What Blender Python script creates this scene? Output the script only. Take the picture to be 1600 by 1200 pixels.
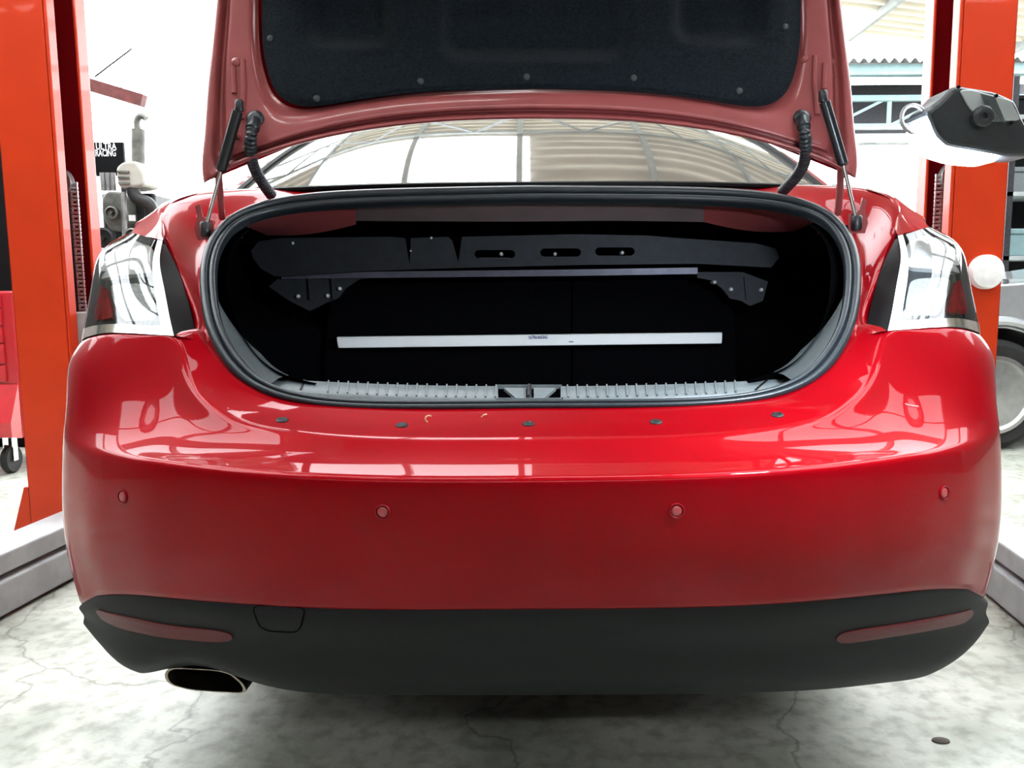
import bpy, bmesh, math, random
import numpy as np
from mathutils import Vector, Matrix
from mathutils.bvhtree import BVHTree

random.seed(7); np.random.seed(7)
for o in list(bpy.data.objects): bpy.data.objects.remove(o)
SC = bpy.context.scene
COL = SC.collection

# ------------------------------------------------------------------ camera, sky, exposure
F = 1300.0; PX, PY = 830.0, 600.0
PITCH = math.radians(7.0); ROLL = math.radians(0.4); CAMZ = 1.03
r0 = np.array([1., 0, 0]); f0 = np.array([0, math.cos(PITCH), -math.sin(PITCH)]); u0 = np.array([0, math.sin(PITCH), math.cos(PITCH)])
rr = math.cos(ROLL)*r0 - math.sin(ROLL)*u0; uu = math.sin(ROLL)*r0 + math.cos(ROLL)*u0
cam = bpy.data.cameras.new('camera'); camo = bpy.data.objects.new('camera', cam); COL.objects.link(camo)
cam.sensor_width = 36; cam.lens = 36*F/1600; cam.shift_x = -(PX-800)/1600; cam.clip_start = .02
camo.matrix_world = Matrix(((rr[0], uu[0], -f0[0], 0), (rr[1], uu[1], -f0[1], 0), (rr[2], uu[2], -f0[2], CAMZ), (0, 0, 0, 1)))
SC.camera = camo
CAM = np.array([0, 0, CAMZ])

W = bpy.data.worlds.new('overcast_sky'); SC.world = W; W.use_nodes = True
wb = W.node_tree.nodes['Background']; wb.inputs[0].default_value = (0.93, 0.97, 1.0, 1); wb.inputs[1].default_value = 5.8
SC.view_settings.view_transform = 'Standard'; SC.view_settings.look = 'None'
SC.view_settings.gamma = 1.0; SC.view_settings.use_curve_mapping = False
SC.view_settings.exposure = 1.35
SC.cycles.max_bounces = 8; SC.cycles.diffuse_bounces = 4; SC.cycles.glossy_bounces = 4
SC.cycles.transparent_max_bounces = 12; SC.cycles.sample_clamp_indirect = 8.0

def ray(px, py):
    a, b = (px-PX)/F, (PY-py)/F
    return f0 + a*rr + b*uu
def P(px, py, Y):
    d = ray(px, py); return CAM + d*(Y/d[1])
def PZ(px, py, z):
    d = ray(px, py); return CAM + d*((z-CAMZ)/d[2])
def V(*p): return np.array(p, float)

# ------------------------------------------------------------------ materials
MATS = {}
def mat(name, col, rough=.5, metal=0., coat=0., var=0., vscale=20., bump=0., bscale=200., emit=None, estr=0., ior=None, spec=None, coat_rough=.03, sheen=0., col2=None, detail=4., coat_ior=1.5):
    m = bpy.data.materials.new(name); m.use_nodes = True
    nt = m.node_tree; b = nt.nodes['Principled BSDF']
    b.inputs['Base Color'].default_value = (*col, 1); b.inputs['Roughness'].default_value = rough
    b.inputs['Metallic'].default_value = metal; b.inputs['Coat Weight'].default_value = coat; b.inputs['Coat Roughness'].default_value = coat_rough
    b.inputs['Coat IOR'].default_value = coat_ior
    if ior: b.inputs['IOR'].default_value = ior
    if spec is not None: b.inputs['Specular IOR Level'].default_value = spec
    if sheen: b.inputs['Sheen Weight'].default_value = sheen
    if emit: b.inputs['Emission Color'].default_value = (*emit, 1); b.inputs['Emission Strength'].default_value = estr
    tc = nt.nodes.new('ShaderNodeTexCoord')
    if var or col2:
        n = nt.nodes.new('ShaderNodeTexNoise'); n.inputs['Scale'].default_value = vscale; n.inputs['Detail'].default_value = detail
        nt.links.new(tc.outputs['Object'], n.inputs['Vector'])
        mx = nt.nodes.new('ShaderNodeMix'); mx.data_type = 'RGBA'
        c2 = col2 if col2 else tuple(max(0, c*(1-var)) for c in col)
        c1 = col if col2 else tuple(min(1, c*(1+var)) for c in col)
        mx.inputs[6].default_value = (*c1, 1); mx.inputs[7].default_value = (*c2, 1)
        cr = nt.nodes.new('ShaderNodeMapRange'); cr.inputs[1].default_value = .35; cr.inputs[2].default_value = .65
        nt.links.new(n.outputs['Fac'], cr.inputs[0]); nt.links.new(cr.outputs[0], mx.inputs[0]); nt.links.new(mx.outputs[2], b.inputs['Base Color'])
    if bump:
        n2 = nt.nodes.new('ShaderNodeTexNoise'); n2.inputs['Scale'].default_value = bscale; n2.inputs['Detail'].default_value = 3
        nt.links.new(tc.outputs['Object'], n2.inputs['Vector'])
        bp = nt.nodes.new('ShaderNodeBump'); bp.inputs['Strength'].default_value = bump; bp.inputs['Distance'].default_value = .003
        nt.links.new(n2.outputs['Fac'], bp.inputs['Height']); nt.links.new(bp.outputs[0], b.inputs['Normal'])
    MATS[name] = m; return m

mat('paint', (.20, .0001, .0028), .40, .2, coat=1., var=.06, vscale=6, coat_rough=.02, coat_ior=1.21, spec=.02)
mat('paint_inner', (.235, .050, .050), .40, .1, coat=.6, var=.08, vscale=9, coat_rough=.12, spec=.2, coat_ior=1.4)
mat('paint_reflect', (.1254, .0924, .0924), .5, .1, var=.1, vscale=12, spec=.2)
mat('valance', (.0034, .0040, .0042), .55, var=.15, vscale=300, bump=.35, bscale=900, spec=.2)
mat('trim_black', (.0032, .0032, .0036), .45, var=.15, vscale=200, bump=.2, bscale=900, spec=.1)
mat('rubber', (.0132, .0178, .0218), .33, var=.1, vscale=60, spec=.45)
mat('flange_grey', (.0363, .0429, .0449), .5, var=.1, vscale=80, spec=.2)
mat('plastic_grey', (.095, .108, .112), .42, var=.1, vscale=80, bump=.15, bscale=700)
mat('plastic_dark', (.0053, .0053, .0059), .45, var=.1, vscale=80, spec=.25)
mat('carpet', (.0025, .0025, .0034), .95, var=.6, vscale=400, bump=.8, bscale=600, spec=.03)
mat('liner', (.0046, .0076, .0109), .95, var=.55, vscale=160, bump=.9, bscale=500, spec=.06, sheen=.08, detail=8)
mat('shelf_metal', (.0383, .0396, .0449), .55, .2, var=.1, vscale=40, spec=.2)
mat('shelf_strip', (.1320, .1254, .1584), .4, .3, var=.1, vscale=40, spec=.3)
mat('bolt', (.85, .85, .85), .3, .2, coat=1., var=.05)  # near-white base colour paints the glints on the bolt heads
mat('chrome', (.8, .79, .75), .12, 1., var=.05)
mat('pipe_rim', (.2772, .2442, .1980), .3, 1., var=.15, vscale=30)
mat('flat_black', (.0020, .0020, .0020), .9, var=.2, spec=.02)  # plain near-black for gaps, recesses, hidden walls and undersides
mat('strut_body', (.0132, .0145, .0165), .28, .2, var=.1)
mat('strut_rod', (.75, .76, .76), .15, 1., var=.05)
mat('glass_dark', (.10, .095, .085), .03, 0., ior=2.6, var=.02, coat=.6, coat_rough=.01)
mat('side_glass', (.0066, .0079, .0079), .03, 0., ior=1.6, var=.02)
mat('tyre', (.0079, .0079, .0079), .75, var=.3, vscale=60, bump=.3, bscale=120)
mat('alloy', (.3960, .3960, .3960), .3, .9, var=.08)
mat('lamp_housing', (.08, .09, .10), .3, .3, var=.1)
mat('lamp_clear', (.80, .86, .88), .3, .2, var=.15, vscale=160, bump=.9, bscale=260)
mat('lamp_red', (.55, .01, .02), .15, .1, coat=1., var=.3, vscale=90, bump=.4, bscale=200)
mat('lamp_orange', (.9, .2, .01), .2, .1, coat=1., var=.1)
mat('lamp_white', (.9, .92, .92), .35, 0, coat=.5, var=.04)
mat('reflector', (.0726, .0053, .0079), .35, 0, coat=.1, var=.2, vscale=300, bump=.3, bscale=500, spec=.2)
mat('sensor', (.2772, .0330, .0363), .4, 0, coat=.3, var=.05)
mat('bar_white', (.95, .96, .97), .4, 0, coat=.3, var=.01)
mat('ink_blue', (.0132, .0264, .1980), .5, var=.05)
mat('ink_white', (.85, .85, .85), .6, var=.05)
mat('post_red', (.52, .034, .005), .42, 0, coat=.15, var=.06, vscale=5, bump=.05, bscale=60, spec=.2)
mat('shaded_red', (.1650, .0020, .0066), .45, 0, var=.1, vscale=6, spec=.15)  # shaded copy of the post red for the channel inside; also sensor gaps
mat('steel', (.2772, .2772, .2772), .4, .7, var=.2, vscale=20)
mat('steel_dark', (.0330, .0330, .0363), .4, .7, var=.2, vscale=30)
mat('chain', (.75, .75, .78), .3, .8, var=.35, vscale=80)
mat('arm_grey', (.3630, .3696, .3762), .55, .0, var=.12, vscale=12, bump=.1, bscale=80)
mat('pad_white', (.85, .85, .84), .5, var=.08, vscale=30, bump=.2, bscale=60)
mat('black_paint', (.0033, .0033, .0040), .6, var=.2, spec=.1)
mat('tool_red', (.4092, .0132, .0198), .3, 0, coat=.6, var=.06)
mat('cast_alu', (.1320, .1320, .1188), .5, .6, var=.3, vscale=14, bump=.4, bscale=60)
mat('cast_dark', (.0231, .0231, .0231), .5, .4, var=.4, vscale=20, bump=.4, bscale=60)
mat('cream', (.3300, .3168, .2772), .5, var=.15, vscale=10)
mat('rust_red', (.1320, .0231, .0198), .6, var=.3, vscale=14)
mat('beam_teal', (.1122, .1848, .1914), .5, var=.1, vscale=6)
mat('beam_grey', (.2310, .2508, .2508), .5, var=.15, vscale=6)
mat('roof_sheet', (.60, .55, .47), .45, .25, var=.10, vscale=1.5)
mat('far_sheet', (.1320, .1320, .1254), .5, .2, var=.15, vscale=2)
mat('wall_white', (.5610, .5610, .5610), .8, var=.04, vscale=2)
mat('wall_back', (.1056, .0858, .0792), .8, var=.25, vscale=.7)
mat('silver_car', (.4092, .4224, .4356), .3, .6, coat=1., var=.03)
mat('lamp_body', (.0231, .0264, .0297), .35, 0, var=.15, vscale=60, bump=.1, bscale=300)
mat('lamp_lit_panel', (.4620, .5016, .5016), .35, .4, var=.1)
mat('led', (.8, .9, 1.), .3, emit=(.75, .88, 1.), estr=330.)
mat('tube_light', (.9, .9, .9), .4, emit=(1., .98, .95), estr=30.)
mat('tan_wire', (.3630, .2508, .1320), .5, var=.1)
mat('leaf_debris', (.0396, .0297, .0198), .8, var=.3)

def floor_mat():
    m = bpy.data.materials.new('concrete'); m.use_nodes = True; nt = m.node_tree; b = nt.nodes['Principled BSDF']
    tc = nt.nodes.new('ShaderNodeTexCoord')
    def noise(s, d, dist=0.):
        n = nt.nodes.new('ShaderNodeTexNoise'); n.inputs['Scale'].default_value = s; n.inputs['Detail'].default_value = d; n.inputs['Distortion'].default_value = dist
        nt.links.new(tc.outputs['Object'], n.inputs['Vector']); return n
    n1, n2, n3 = noise(3.1, 9, .2), noise(22, 9, .1), noise(90, 4)
    r1 = nt.nodes.new('ShaderNodeValToRGB'); e = r1.color_ramp.elements
    e[0].position = .32; e[0].color = (.24, .25, .21, 1); e[1].position = .66; e[1].color = (.46, .46, .41, 1)
    nt.links.new(n1.outputs['Fac'], r1.inputs[0])
    r2 = nt.nodes.new('ShaderNodeValToRGB'); e = r2.color_ramp.elements
    e[0].position = .33; e[0].color = (.55, .56, .52, 1); e[1].position = .55; e[1].color = (1, 1, 1, 1)
    nt.links.new(n2.outputs['Fac'], r2.inputs[0])
    mu = nt.nodes.new('ShaderNodeMix'); mu.data_type = 'RGBA'; mu.blend_type = 'MULTIPLY'; mu.inputs[0].default_value = .8
    nt.links.new(r1.outputs[0], mu.inputs[6]); nt.links.new(r2.outputs[0], mu.inputs[7])
    # cracks
    vo = nt.nodes.new('ShaderNodeTexVoronoi'); vo.feature = 'DISTANCE_TO_EDGE'; vo.inputs['Scale'].default_value = 1.1
    ad = nt.nodes.new('ShaderNodeVectorMath'); ad.operation = 'MULTIPLY_ADD'
    nn = noise(5, 6); ad.inputs[1].default_value = (.25, .25, .25); nt.links.new(nn.outputs['Color'], ad.inputs[0]); nt.links.new(tc.outputs['Object'], ad.inputs[2])
    nt.links.new(ad.outputs[0], vo.inputs['Vector'])
    r3 = nt.nodes.new('ShaderNodeValToRGB'); e = r3.color_ramp.elements
    e[0].position = .0; e[0].color = (.35, .35, .33, 1); e[1].position = .008; e[1].color = (1, 1, 1, 1)
    nt.links.new(vo.outputs['Distance'], r3.inputs[0])
    mu2 = nt.nodes.new('ShaderNodeMix'); mu2.data_type = 'RGBA'; mu2.blend_type = 'MULTIPLY'; mu2.inputs[0].default_value = .7
    nt.links.new(mu.outputs[2], mu2.inputs[6]); nt.links.new(r3.outputs[0], mu2.inputs[7]); nt.links.new(mu2.outputs[2], b.inputs['Base Color'])
    b.inputs['Roughness'].default_value = .55
    bp = nt.nodes.new('ShaderNodeBump'); bp.inputs['Strength'].default_value = .3; bp.inputs['Distance'].default_value = .004
    nt.links.new(n3.outputs['Fac'], bp.inputs['Height']); nt.links.new(bp.outputs[0], b.inputs['Normal'])
    MATS['concrete'] = m
floor_mat()
def clear_mat(name, tint, mixfac, rough=.02, ior=1.5):
    m = bpy.data.materials.new(name); m.use_nodes = True; nt = m.node_tree
    nt.nodes.remove(nt.nodes['Principled BSDF']); out = nt.nodes['Material Output']
    t = nt.nodes.new('ShaderNodeBsdfTransparent'); t.inputs[0].default_value = (*tint, 1)
    g = nt.nodes.new('ShaderNodeBsdfGlossy'); g.inputs['Roughness'].default_value = rough
    fr = nt.nodes.new('ShaderNodeFresnel'); fr.inputs[0].default_value = ior
    mx = nt.nodes.new('ShaderNodeMixShader'); nt.links.new(fr.outputs[0], mx.inputs[0]); nt.links.new(t.outputs[0], mx.inputs[1]); nt.links.new(g.outputs[0], mx.inputs[2])
    nt.links.new(mx.outputs[0], out.inputs[0]); MATS[name] = m
clear_mat('lamp_lens', (.95, .95, .95), 0, ior=1.75)
def skylight_mat():
    m = bpy.data.materials.new('skylight'); m.use_nodes = True; nt = m.node_tree
    nt.nodes.remove(nt.nodes['Principled BSDF']); out = nt.nodes['Material Output']
    t = nt.nodes.new('ShaderNodeBsdfTransparent'); t.inputs[0].default_value = (.95, .97, .97, 1)
    d = nt.nodes.new('ShaderNodeBsdfTranslucent'); d.inputs[0].default_value = (.85, .87, .86, 1)
    mx = nt.nodes.new('ShaderNodeMixShader'); mx.inputs[0].default_value = .35
    nt.links.new(t.outputs[0], mx.inputs[1]); nt.links.new(d.outputs[0], mx.inputs[2]); nt.links.new(mx.outputs[0], out.inputs[0]); MATS['skylight'] = m
skylight_mat()

# ------------------------------------------------------------------ object helpers
ROOTLOC = {}
def rootloc(o):
    while o.parent: o = o.parent
    return np.array(o.location)
def empty(name, loc, label, cat, group=None):
    o = bpy.data.objects.new(name, None); COL.objects.link(o); o.location = loc; o.empty_display_size = .1
    o['label'] = label; o['category'] = cat
    if group: o['group'] = group
    return o
def tag(o, label, cat, group=None):
    o['label'] = label; o['category'] = cat
    if group: o['group'] = group
    return o
def mk(name, verts, faces, m, parent=None, smooth=True, angle=40, label=None, kind=None):
    me = bpy.data.meshes.new(name)
    vs = np.array(verts, float)
    if parent is not None: vs = vs - rootloc(parent)
    me.from_pydata([tuple(v) for v in vs], [], [tuple(f) for f in faces]); me.update()
    me.materials.append(MATS[m] if isinstance(m, str) else m)
    if smooth:
        me.polygons.foreach_set('use_smooth', [True]*len(me.polygons))
        if angle: 
            try: me.set_sharp_from_angle(angle=math.radians(angle))
            except Exception: pass
    o = bpy.data.objects.new(name, me); COL.objects.link(o)
    if parent is not None: o.parent = parent
    if label: o['label'] = label
    if kind: o['kind'] = kind
    return o
def inst(src, parent, loc, rot=None, scale=None):
    o = src.copy(); COL.objects.link(o); o.parent = parent; o.location = Vector(np.array(loc)-(rootloc(parent) if parent else 0))
    if rot is not None: o.rotation_euler = rot
    if scale is not None: o.scale = scale
    return o
def mirror(verts): 
    v = np.array(verts, float).copy(); v[:, 0] *= -1; return v
def flip(faces): return [tuple(reversed(f)) for f in faces]
def solid(o, t, off=-1.):
    s = o.modifiers.new('solid', 'SOLIDIFY'); s.thickness = t; s.offset = off; return o
def bevel(o, w, seg=2):
    b = o.modifiers.new('bevel', 'BEVEL'); b.width = w; b.segments = seg; b.limit_method = 'ANGLE'; b.angle_limit = math.radians(35); return o

def spl(pts, n, t=None, tt=None):
    """natural cubic spline through pts"""
    p = np.array(pts, float); m = len(p)
    if t is None:
        d = np.sqrt(np.maximum(1e-12, ((p[1:]-p[:-1])**2).sum(-1)))**.75; t = np.concatenate([[0], np.cumsum(d)])
    if tt is None: tt = np.linspace(t[0], t[-1], n)
    if m == 2: return p[0]+(p[1]-p[0])*((tt-t[0])/(t[1]-t[0]))[:, None]
    h = np.diff(t); A = np.zeros((m, m)); B = np.zeros((m, p.shape[1])); A[0, 0] = A[-1, -1] = 1
    for i in range(1, m-1):
        A[i, i-1] = h[i-1]; A[i, i] = 2*(h[i-1]+h[i]); A[i, i+1] = h[i]
        B[i] = 6*((p[i+1]-p[i])/h[i]-(p[i]-p[i-1])/h[i-1])
    M = np.linalg.solve(A, B)
    k = np.clip(np.searchsorted(t, tt)-1, 0, m-2); hh = h[k][:, None]
    a = (t[k+1]-tt)[:, None]; b = (tt-t[k])[:, None]
    return M[k]*a**3/(6*hh)+M[k+1]*b**3/(6*hh)+(p[k]/hh-M[k]*hh/6)*a+(p[k+1]/hh-M[k+1]*hh/6)*b
def rowspl(rows, n):
    """all rows (R,C,3) splined along C with a common parameter"""
    R = np.array(rows, float)
    d = np.sqrt(((R[:, 1:]-R[:, :-1])**2).sum(-1)).mean(0)**.75+1e-6; t = np.concatenate([[0], np.cumsum(d)])
    return np.stack([spl(r, n, t) for r in R])
def colspl(rows, n): return np.swapaxes(rowspl(np.swapaxes(np.array(rows), 0, 1), n), 0, 1)
def gridfaces(nr, nc, off=0, close=False):
    f = []
    for i in range(nr-1):
        for j in range(nc if close else nc-1):
            a = off+i*nc+j; b = off+i*nc+(j+1) % nc
            f.append((a, b, b+nc, a+nc))
    return f
def grid(g):
    g = np.array(g); return g.reshape(-1, 3), gridfaces(g.shape[0], g.shape[1])
def loft(rows, nr, nc): return colspl(rowspl(rows, nc), nr)
def fillet(col, idx, r, n=6):
    """round the corner of polyline col at index idx"""
    c = col[idx]
    def walk(pts):
        acc = 0
        for i in range(len(pts)-1):
            l = np.linalg.norm(pts[i+1]-pts[i])
            if acc+l >= r: return i, pts[i]+(pts[i+1]-pts[i])*((r-acc)/l)
            acc += l
        return len(pts)-2, pts[-1]
    ia, pa = walk(col[idx::-1]); ib, pb = walk(col[idx:])
    arc = [(1-s)**2*pa+2*s*(1-s)*c+s*s*pb for s in np.linspace(0, 1, n)]
    pre = col[:idx-ia]; post = col[idx+ib+1:]
    return np.array(list(pre)+arc+list(post))
def resample(poly, n):
    p = np.array(poly, float); d = np.sqrt(((p[1:]-p[:-1])**2).sum(-1)); t = np.concatenate([[0], np.cumsum(d)]); tt = np.linspace(0, t[-1], n)
    return np.stack([np.interp(tt, t, p[:, k]) for k in range(p.shape[1])], 1)
def join(*parts):
    V_, F_ = [], []; off = 0
    for v, f in parts:
        V_.append(np.array(v, float)); F_ += [tuple(i+off for i in ff) for ff in f]; off += len(v)
    return np.concatenate(V_), F_
def sub(g): return np.array(g)
def tube(path, r, n=10, rad=None, cap=True, up=None):
    p = np.array(path, float); m = len(p); T = np.gradient(p, axis=0); T /= np.linalg.norm(T, axis=1)[:, None]+1e-12
    a = np.array([0, 0, 1.]) if up is None else np.array(up, float)
    if abs(np.dot(a, T[0])) > .95: a = np.array([1., 0, 0])
    nrm = a-np.dot(a, T[0])*T[0]; nrm /= np.linalg.norm(nrm)
    vs = []
    for i in range(m):
        nrm = nrm-np.dot(nrm, T[i])*T[i]; nrm /= np.linalg.norm(nrm); b = np.cross(T[i], nrm)
        R = r if rad is None else rad[i]
        for k in range(n):
            th = 2*math.pi*k/n; vs.append(p[i]+R*(math.cos(th)*nrm+math.sin(th)*b))
    f = gridfaces(m, n, 0, True)
    if cap: f += [tuple(range(n-1, -1, -1)), tuple(range((m-1)*n, m*n))]
    return np.array(vs), f
def box(x0, x1, y0, y1, z0, z1):
    v = [(x, y, z) for z in (z0, z1) for y in (y0, y1) for x in (x0, x1)]
    return np.array(v, float), [(0, 2, 3, 1), (4, 5, 7, 6), (0, 1, 5, 4), (1, 3, 7, 5), (3, 2, 6, 7), (2, 0, 4, 6)]
def bar(a, b, w, h, up=(0, 0, 1)):
    a, b = np.array(a, float), np.array(b, float); t = (b-a)/np.linalg.norm(b-a); u = np.array(up, float)
    s = np.cross(t, u); s /= np.linalg.norm(s); u = np.cross(s, t)
    v = [q+i*s*w/2+j*u*h/2 for q in (a, b) for i, j in ((-1, -1), (1, -1), (1, 1), (-1, 1))]
    return np.array(v), [(0, 1, 2, 3), (7, 6, 5, 4), (0, 4, 5, 1), (1, 5, 6, 2), (2, 6, 7, 3), (3, 7, 4, 0)]
def lathe(prof, n=24, axis='z', c=(0, 0, 0)):
    """prof: (radius, height) list"""
    vs = []
    for r, h in prof:
        for k in range(n):
            th = 2*math.pi*k/n; x, y = r*math.cos(th), r*math.sin(th)
            vs.append({'z': (x, y, h), 'x': (h, x, y), 'y': (x, h, y)}[axis])
    f = gridfaces(len(prof), n, 0, True)
    if axis == 'y': f = flip(f)
    f = f+[tuple(range(n-1, -1, -1)), tuple(range((len(prof)-1)*n, len(prof)*n))]
    return np.array(vs)+np.array(c, float), f
def prism(outline, dvec):
    o = np.array(outline, float); n = len(o); v = np.concatenate([o, o+np.array(dvec, float)])
    return v, [tuple(range(n-1, -1, -1)), tuple(range(n, 2*n))]+[(i, (i+1) % n, n+(i+1) % n, n+i) for i in range(n)]
def fillpoly(outline3, holes3, project):
    """planar polygon with holes; project maps 3d->2d for the fill"""
    from mathutils.geometry import delaunay_2d_cdt
    vs, edges = [], []; 
    for loop in [outline3]+list(holes3):
        o = len(vs); vs += list(loop); n = len(loop); edges += [(o+i, o+(i+1) % n) for i in range(n)]
    p2 = [Vector(project(v)) for v in vs]
    faces_in = []; o = 0
    for loop in [outline3]+list(holes3):
        faces_in.append(list(range(o, o+len(loop)))); o += len(loop)
    r = delaunay_2d_cdt(p2, edges, [], 0, 1e-7)
    tris = r[2]; vo = r[0]
    def inside(pt, poly):
        c = False; n = len(poly)
        for i in range(n):
            x1, y1 = poly[i]; x2, y2 = poly[(i+1) % n]
            if (y1 > pt[1]) != (y2 > pt[1]) and pt[0] < (x2-x1)*(pt[1]-y1)/(y2-y1)+x1: c = not c
        return c
    polys = [[tuple(p2[i]) for i in fi] for fi in faces_in]
    keep = []
    for t in tris:
        c = sum((vo[i] for i in t), Vector((0, 0)))/3
        if inside(c, polys[0]) and not any(inside(c, q) for q in polys[1:]): keep.append(tuple(t))
    # map output verts back to nearest input verts
    arr = np.array([tuple(q) for q in p2]); idx = [int(((arr-np.array(tuple(q)))**2).sum(1).argmin()) for q in vo]
    return np.array(vs), [tuple(idx[i] for i in t) for t in keep]
def plate(outline_px, holes_px, Yf, thick):
    """plate in the vertical plane(s) Y=Yf, outline in photo pixels"""
    Y = Yf if callable(Yf) else (lambda px, py: Yf)
    o3 = [P(a, b, Y(a, b)) for a, b in outline_px]; h3 = [[P(a, b, Y(a, b)) for a, b in h] for h in holes_px]
    v, f = fillpoly(o3, h3, lambda q: (q[0], q[2])); n = len(v)
    v2 = v+np.array([0, thick, 0]); faces = [t if np.cross(v[t[1]]-v[t[0]], v[t[2]]-v[t[0]])[1] < 0 else tuple(reversed(t)) for t in f]
    back = [tuple(i+n for i in reversed(t)) for t in faces]; side = []; off = 0
    for loop in [outline_px]+list(holes_px):
        m = len(loop)
        for i in range(m): a, b = off+i, off+(i+1) % m; side.append((a, b, b+n, a+n))
        off += m
    return np.concatenate([v, v2]), faces+back+side
def slot(cx, cy, w, h, n=6):
    r = h/2; pts = []
    for k in range(n+1): a = -math.pi/2+math.pi*k/n; pts.append((cx+w/2-r+r*math.cos(a), cy+r*math.sin(a)))
    for k in range(n+1): a = math.pi/2+math.pi*k/n; pts.append((cx-w/2+r+r*math.cos(a), cy+r*math.sin(a)))
    return pts
def closed(pts, n, corner=.25):
    """rounded closed polygon resampled"""
    p = [np.array(q, float) for q in pts]; out = []; m = len(p)
    for i in range(m):
        a, b, c = p[i-1], p[i], p[(i+1) % m]; q0 = b+(a-b)*corner; q1 = b+(c-b)*corner
        for s in np.linspace(0, 1, 7): out.append((1-s)**2*q0+2*s*(1-s)*b+s*s*q1)
    out.append(out[0]); return resample(out, n+1)[:-1]
def bvh_of(v, f): return BVHTree.FromPolygons([Vector(q) for q in v], [tuple(x) for x in f])
def cast(bvh, px, py):
    d = Vector(ray(px, py)).normalized(); h = bvh.ray_cast(Vector(CAM), d)
    if h[0] is None: return None
    n = np.array(h[1]); 
    if np.dot(n, np.array(d)) > 0: n = -n
    return np.array(h[0]), n
def star(bvh, outline, rings=5, lift=.001, dome=0., skirt=.004):
    o = np.array(outline, float); c = o.mean(0); h = cast(bvh, *c); last = h
    vs = [h[0]+h[1]*(lift+dome)]; n = len(o); faces = []
    for r in range(1, rings+1):
        s = r/rings
        for q in o:
            h = cast(bvh, *(c+(q-c)*s)) or last
            last = h; vs.append(h[0]+h[1]*(lift+dome*(1-s*s)))
    for k, q in enumerate(o):
        h = cast(bvh, *q) or last; last = h; vs.append(h[0]-h[1]*skirt)
    for k in range(n): faces.append((0, 1+(k+1) % n, 1+k))
    for r in range(rings):
        for k in range(n):
            a = 1+r*n+k; b = 1+r*n+(k+1) % n; faces.append((a, b, b+n, a+n))
    return np.array(vs), faces
def disc_on(bvh, px, py, prof, n=20):
    """lathe profile (r, height) seated on a surface at a pixel"""
    p, nrm = cast(bvh, px, py); a = np.cross(nrm, [0, 0, 1.]); 
    if np.linalg.norm(a) < .1: a = np.array([1., 0, 0])
    a /= np.linalg.norm(a); b = np.cross(nrm, a); vs = []
    for r, h in prof:
        for k in range(n):
            th = 2*math.pi*k/n; vs.append(p+nrm*h+r*(math.cos(th)*a+math.sin(th)*b))
    return np.array(vs), gridfaces(len(prof), n, 0, True)+[tuple(range(n-1, -1, -1)), tuple(range((len(prof)-1)*n, len(prof)*n))]
def text_mesh(body, size, extrude=.0005):
    cu = bpy.data.curves.new('txt', 'FONT'); cu.body = body; cu.size = size; cu.extrude = extrude; cu.align_x = 'CENTER'; cu.align_y = 'CENTER'
    cu.resolution_u = 3; cu.offset = size*.015
    o = bpy.data.objects.new('txt', cu); COL.objects.link(o)
    dg = bpy.context.evaluated_depsgraph_get(); me = bpy.data.meshes.new_from_object(o.evaluated_get(dg))
    bpy.data.objects.remove(o); return me
def text_obj(body, size, m, loc, parent, name='lettering', sx=1.):
    me = text_mesh(body, size); me.materials.clear(); me.materials.append(MATS[m])
    o = bpy.data.objects.new(name, me); COL.objects.link(o); o.parent = parent
    o.location = Vector(np.array(loc)-(rootloc(parent) if parent else 0)); o.rotation_euler = (math.pi/2, 0, 0); o.scale = (sx, 1, 1); return o
def both(name, v, f, m, parent, **k):
    """right-hand part and its mirror image"""
    return mk(name, v, f, m, parent, **k), mk(name, mirror(v), flip(f), m, parent, **k)

# ------------------------------------------------------------------ the workshop shell
def struct(o): o['kind'] = 'structure'; return o
v, f = box(-30, 30, -12, 45, -.2, 0); struct(mk('floor', v, f, 'concrete', None, smooth=False))
# corrugated roof: two slopes falling to both sides, sheets laid across, translucent sheets between them
ceil = bpy.data.objects.new('ceiling', None); COL.objects.link(ceil); ceil['kind'] = 'structure'; ceil.location = (0, 2, 0)
XS = [(-7.2, -4.8), (-4.8, -2.4), (-2.4, 0), (0, 2.4), (2.4, 4.8), (4.8, 7.2)]
def rz(x): return 5.3-abs(x)*.12
def sheet_mesh(name, s, m):
    n = 64; y = np.linspace(0, 1.0, n+1); zc_ = .05*np.tanh(1.6*np.sin(y*2*math.pi*4))/math.tanh(1.6)
    vs = [(x, yy, z+(-s*x*.12)) for x in (0, 2.4) for yy, z in zip(y, zc_)] if s > 0 else [(x, yy, z+x*.12) for x in (-2.4, 0) for yy, z in zip(y, zc_)]
    o = mk(name, vs, gridfaces(2, n+1), m, None, angle=None); return o
protos = {}
SKY = {(1, 7), (1, 8), (2, 4), (2, 5), (2, 6), (0, 5), (0, 2), (3, 2), (3, 9), (4, 9), (4, 4), (5, 8), (5, 3), (1, 2), (2, 11), (3, 12), (4, 12), (1, 12), (2, 1), (4, 1), (4, 2), (4, 0), (1, 0), (1, 1), (0, 3), (0, 4), (5, 4), (5, 5), (1, 4), (5, 2), (4, 5)}  # some sheets added unseen to whiten the tail lamps and light the side floor
for i, (x0, x1) in enumerate(XS):
    for j in range(-5, 13):
        if i < 3 and j > 8: continue
        sk = (i, j) in SKY; s = 1 if x0 >= 0 else -1; key = (sk, s)
        loc = (x0 if s > 0 else x1, j, rz(x0 if s > 0 else x1))
        if key not in protos:
            o = sheet_mesh('skylight_sheet' if sk else 'roof_sheet', s, 'skylight' if sk else 'roof_sheet'); o.parent = ceil; o.location = Vector(loc)-ceil.location; protos[key] = o
        else: inst(protos[key], ceil, loc)
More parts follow.
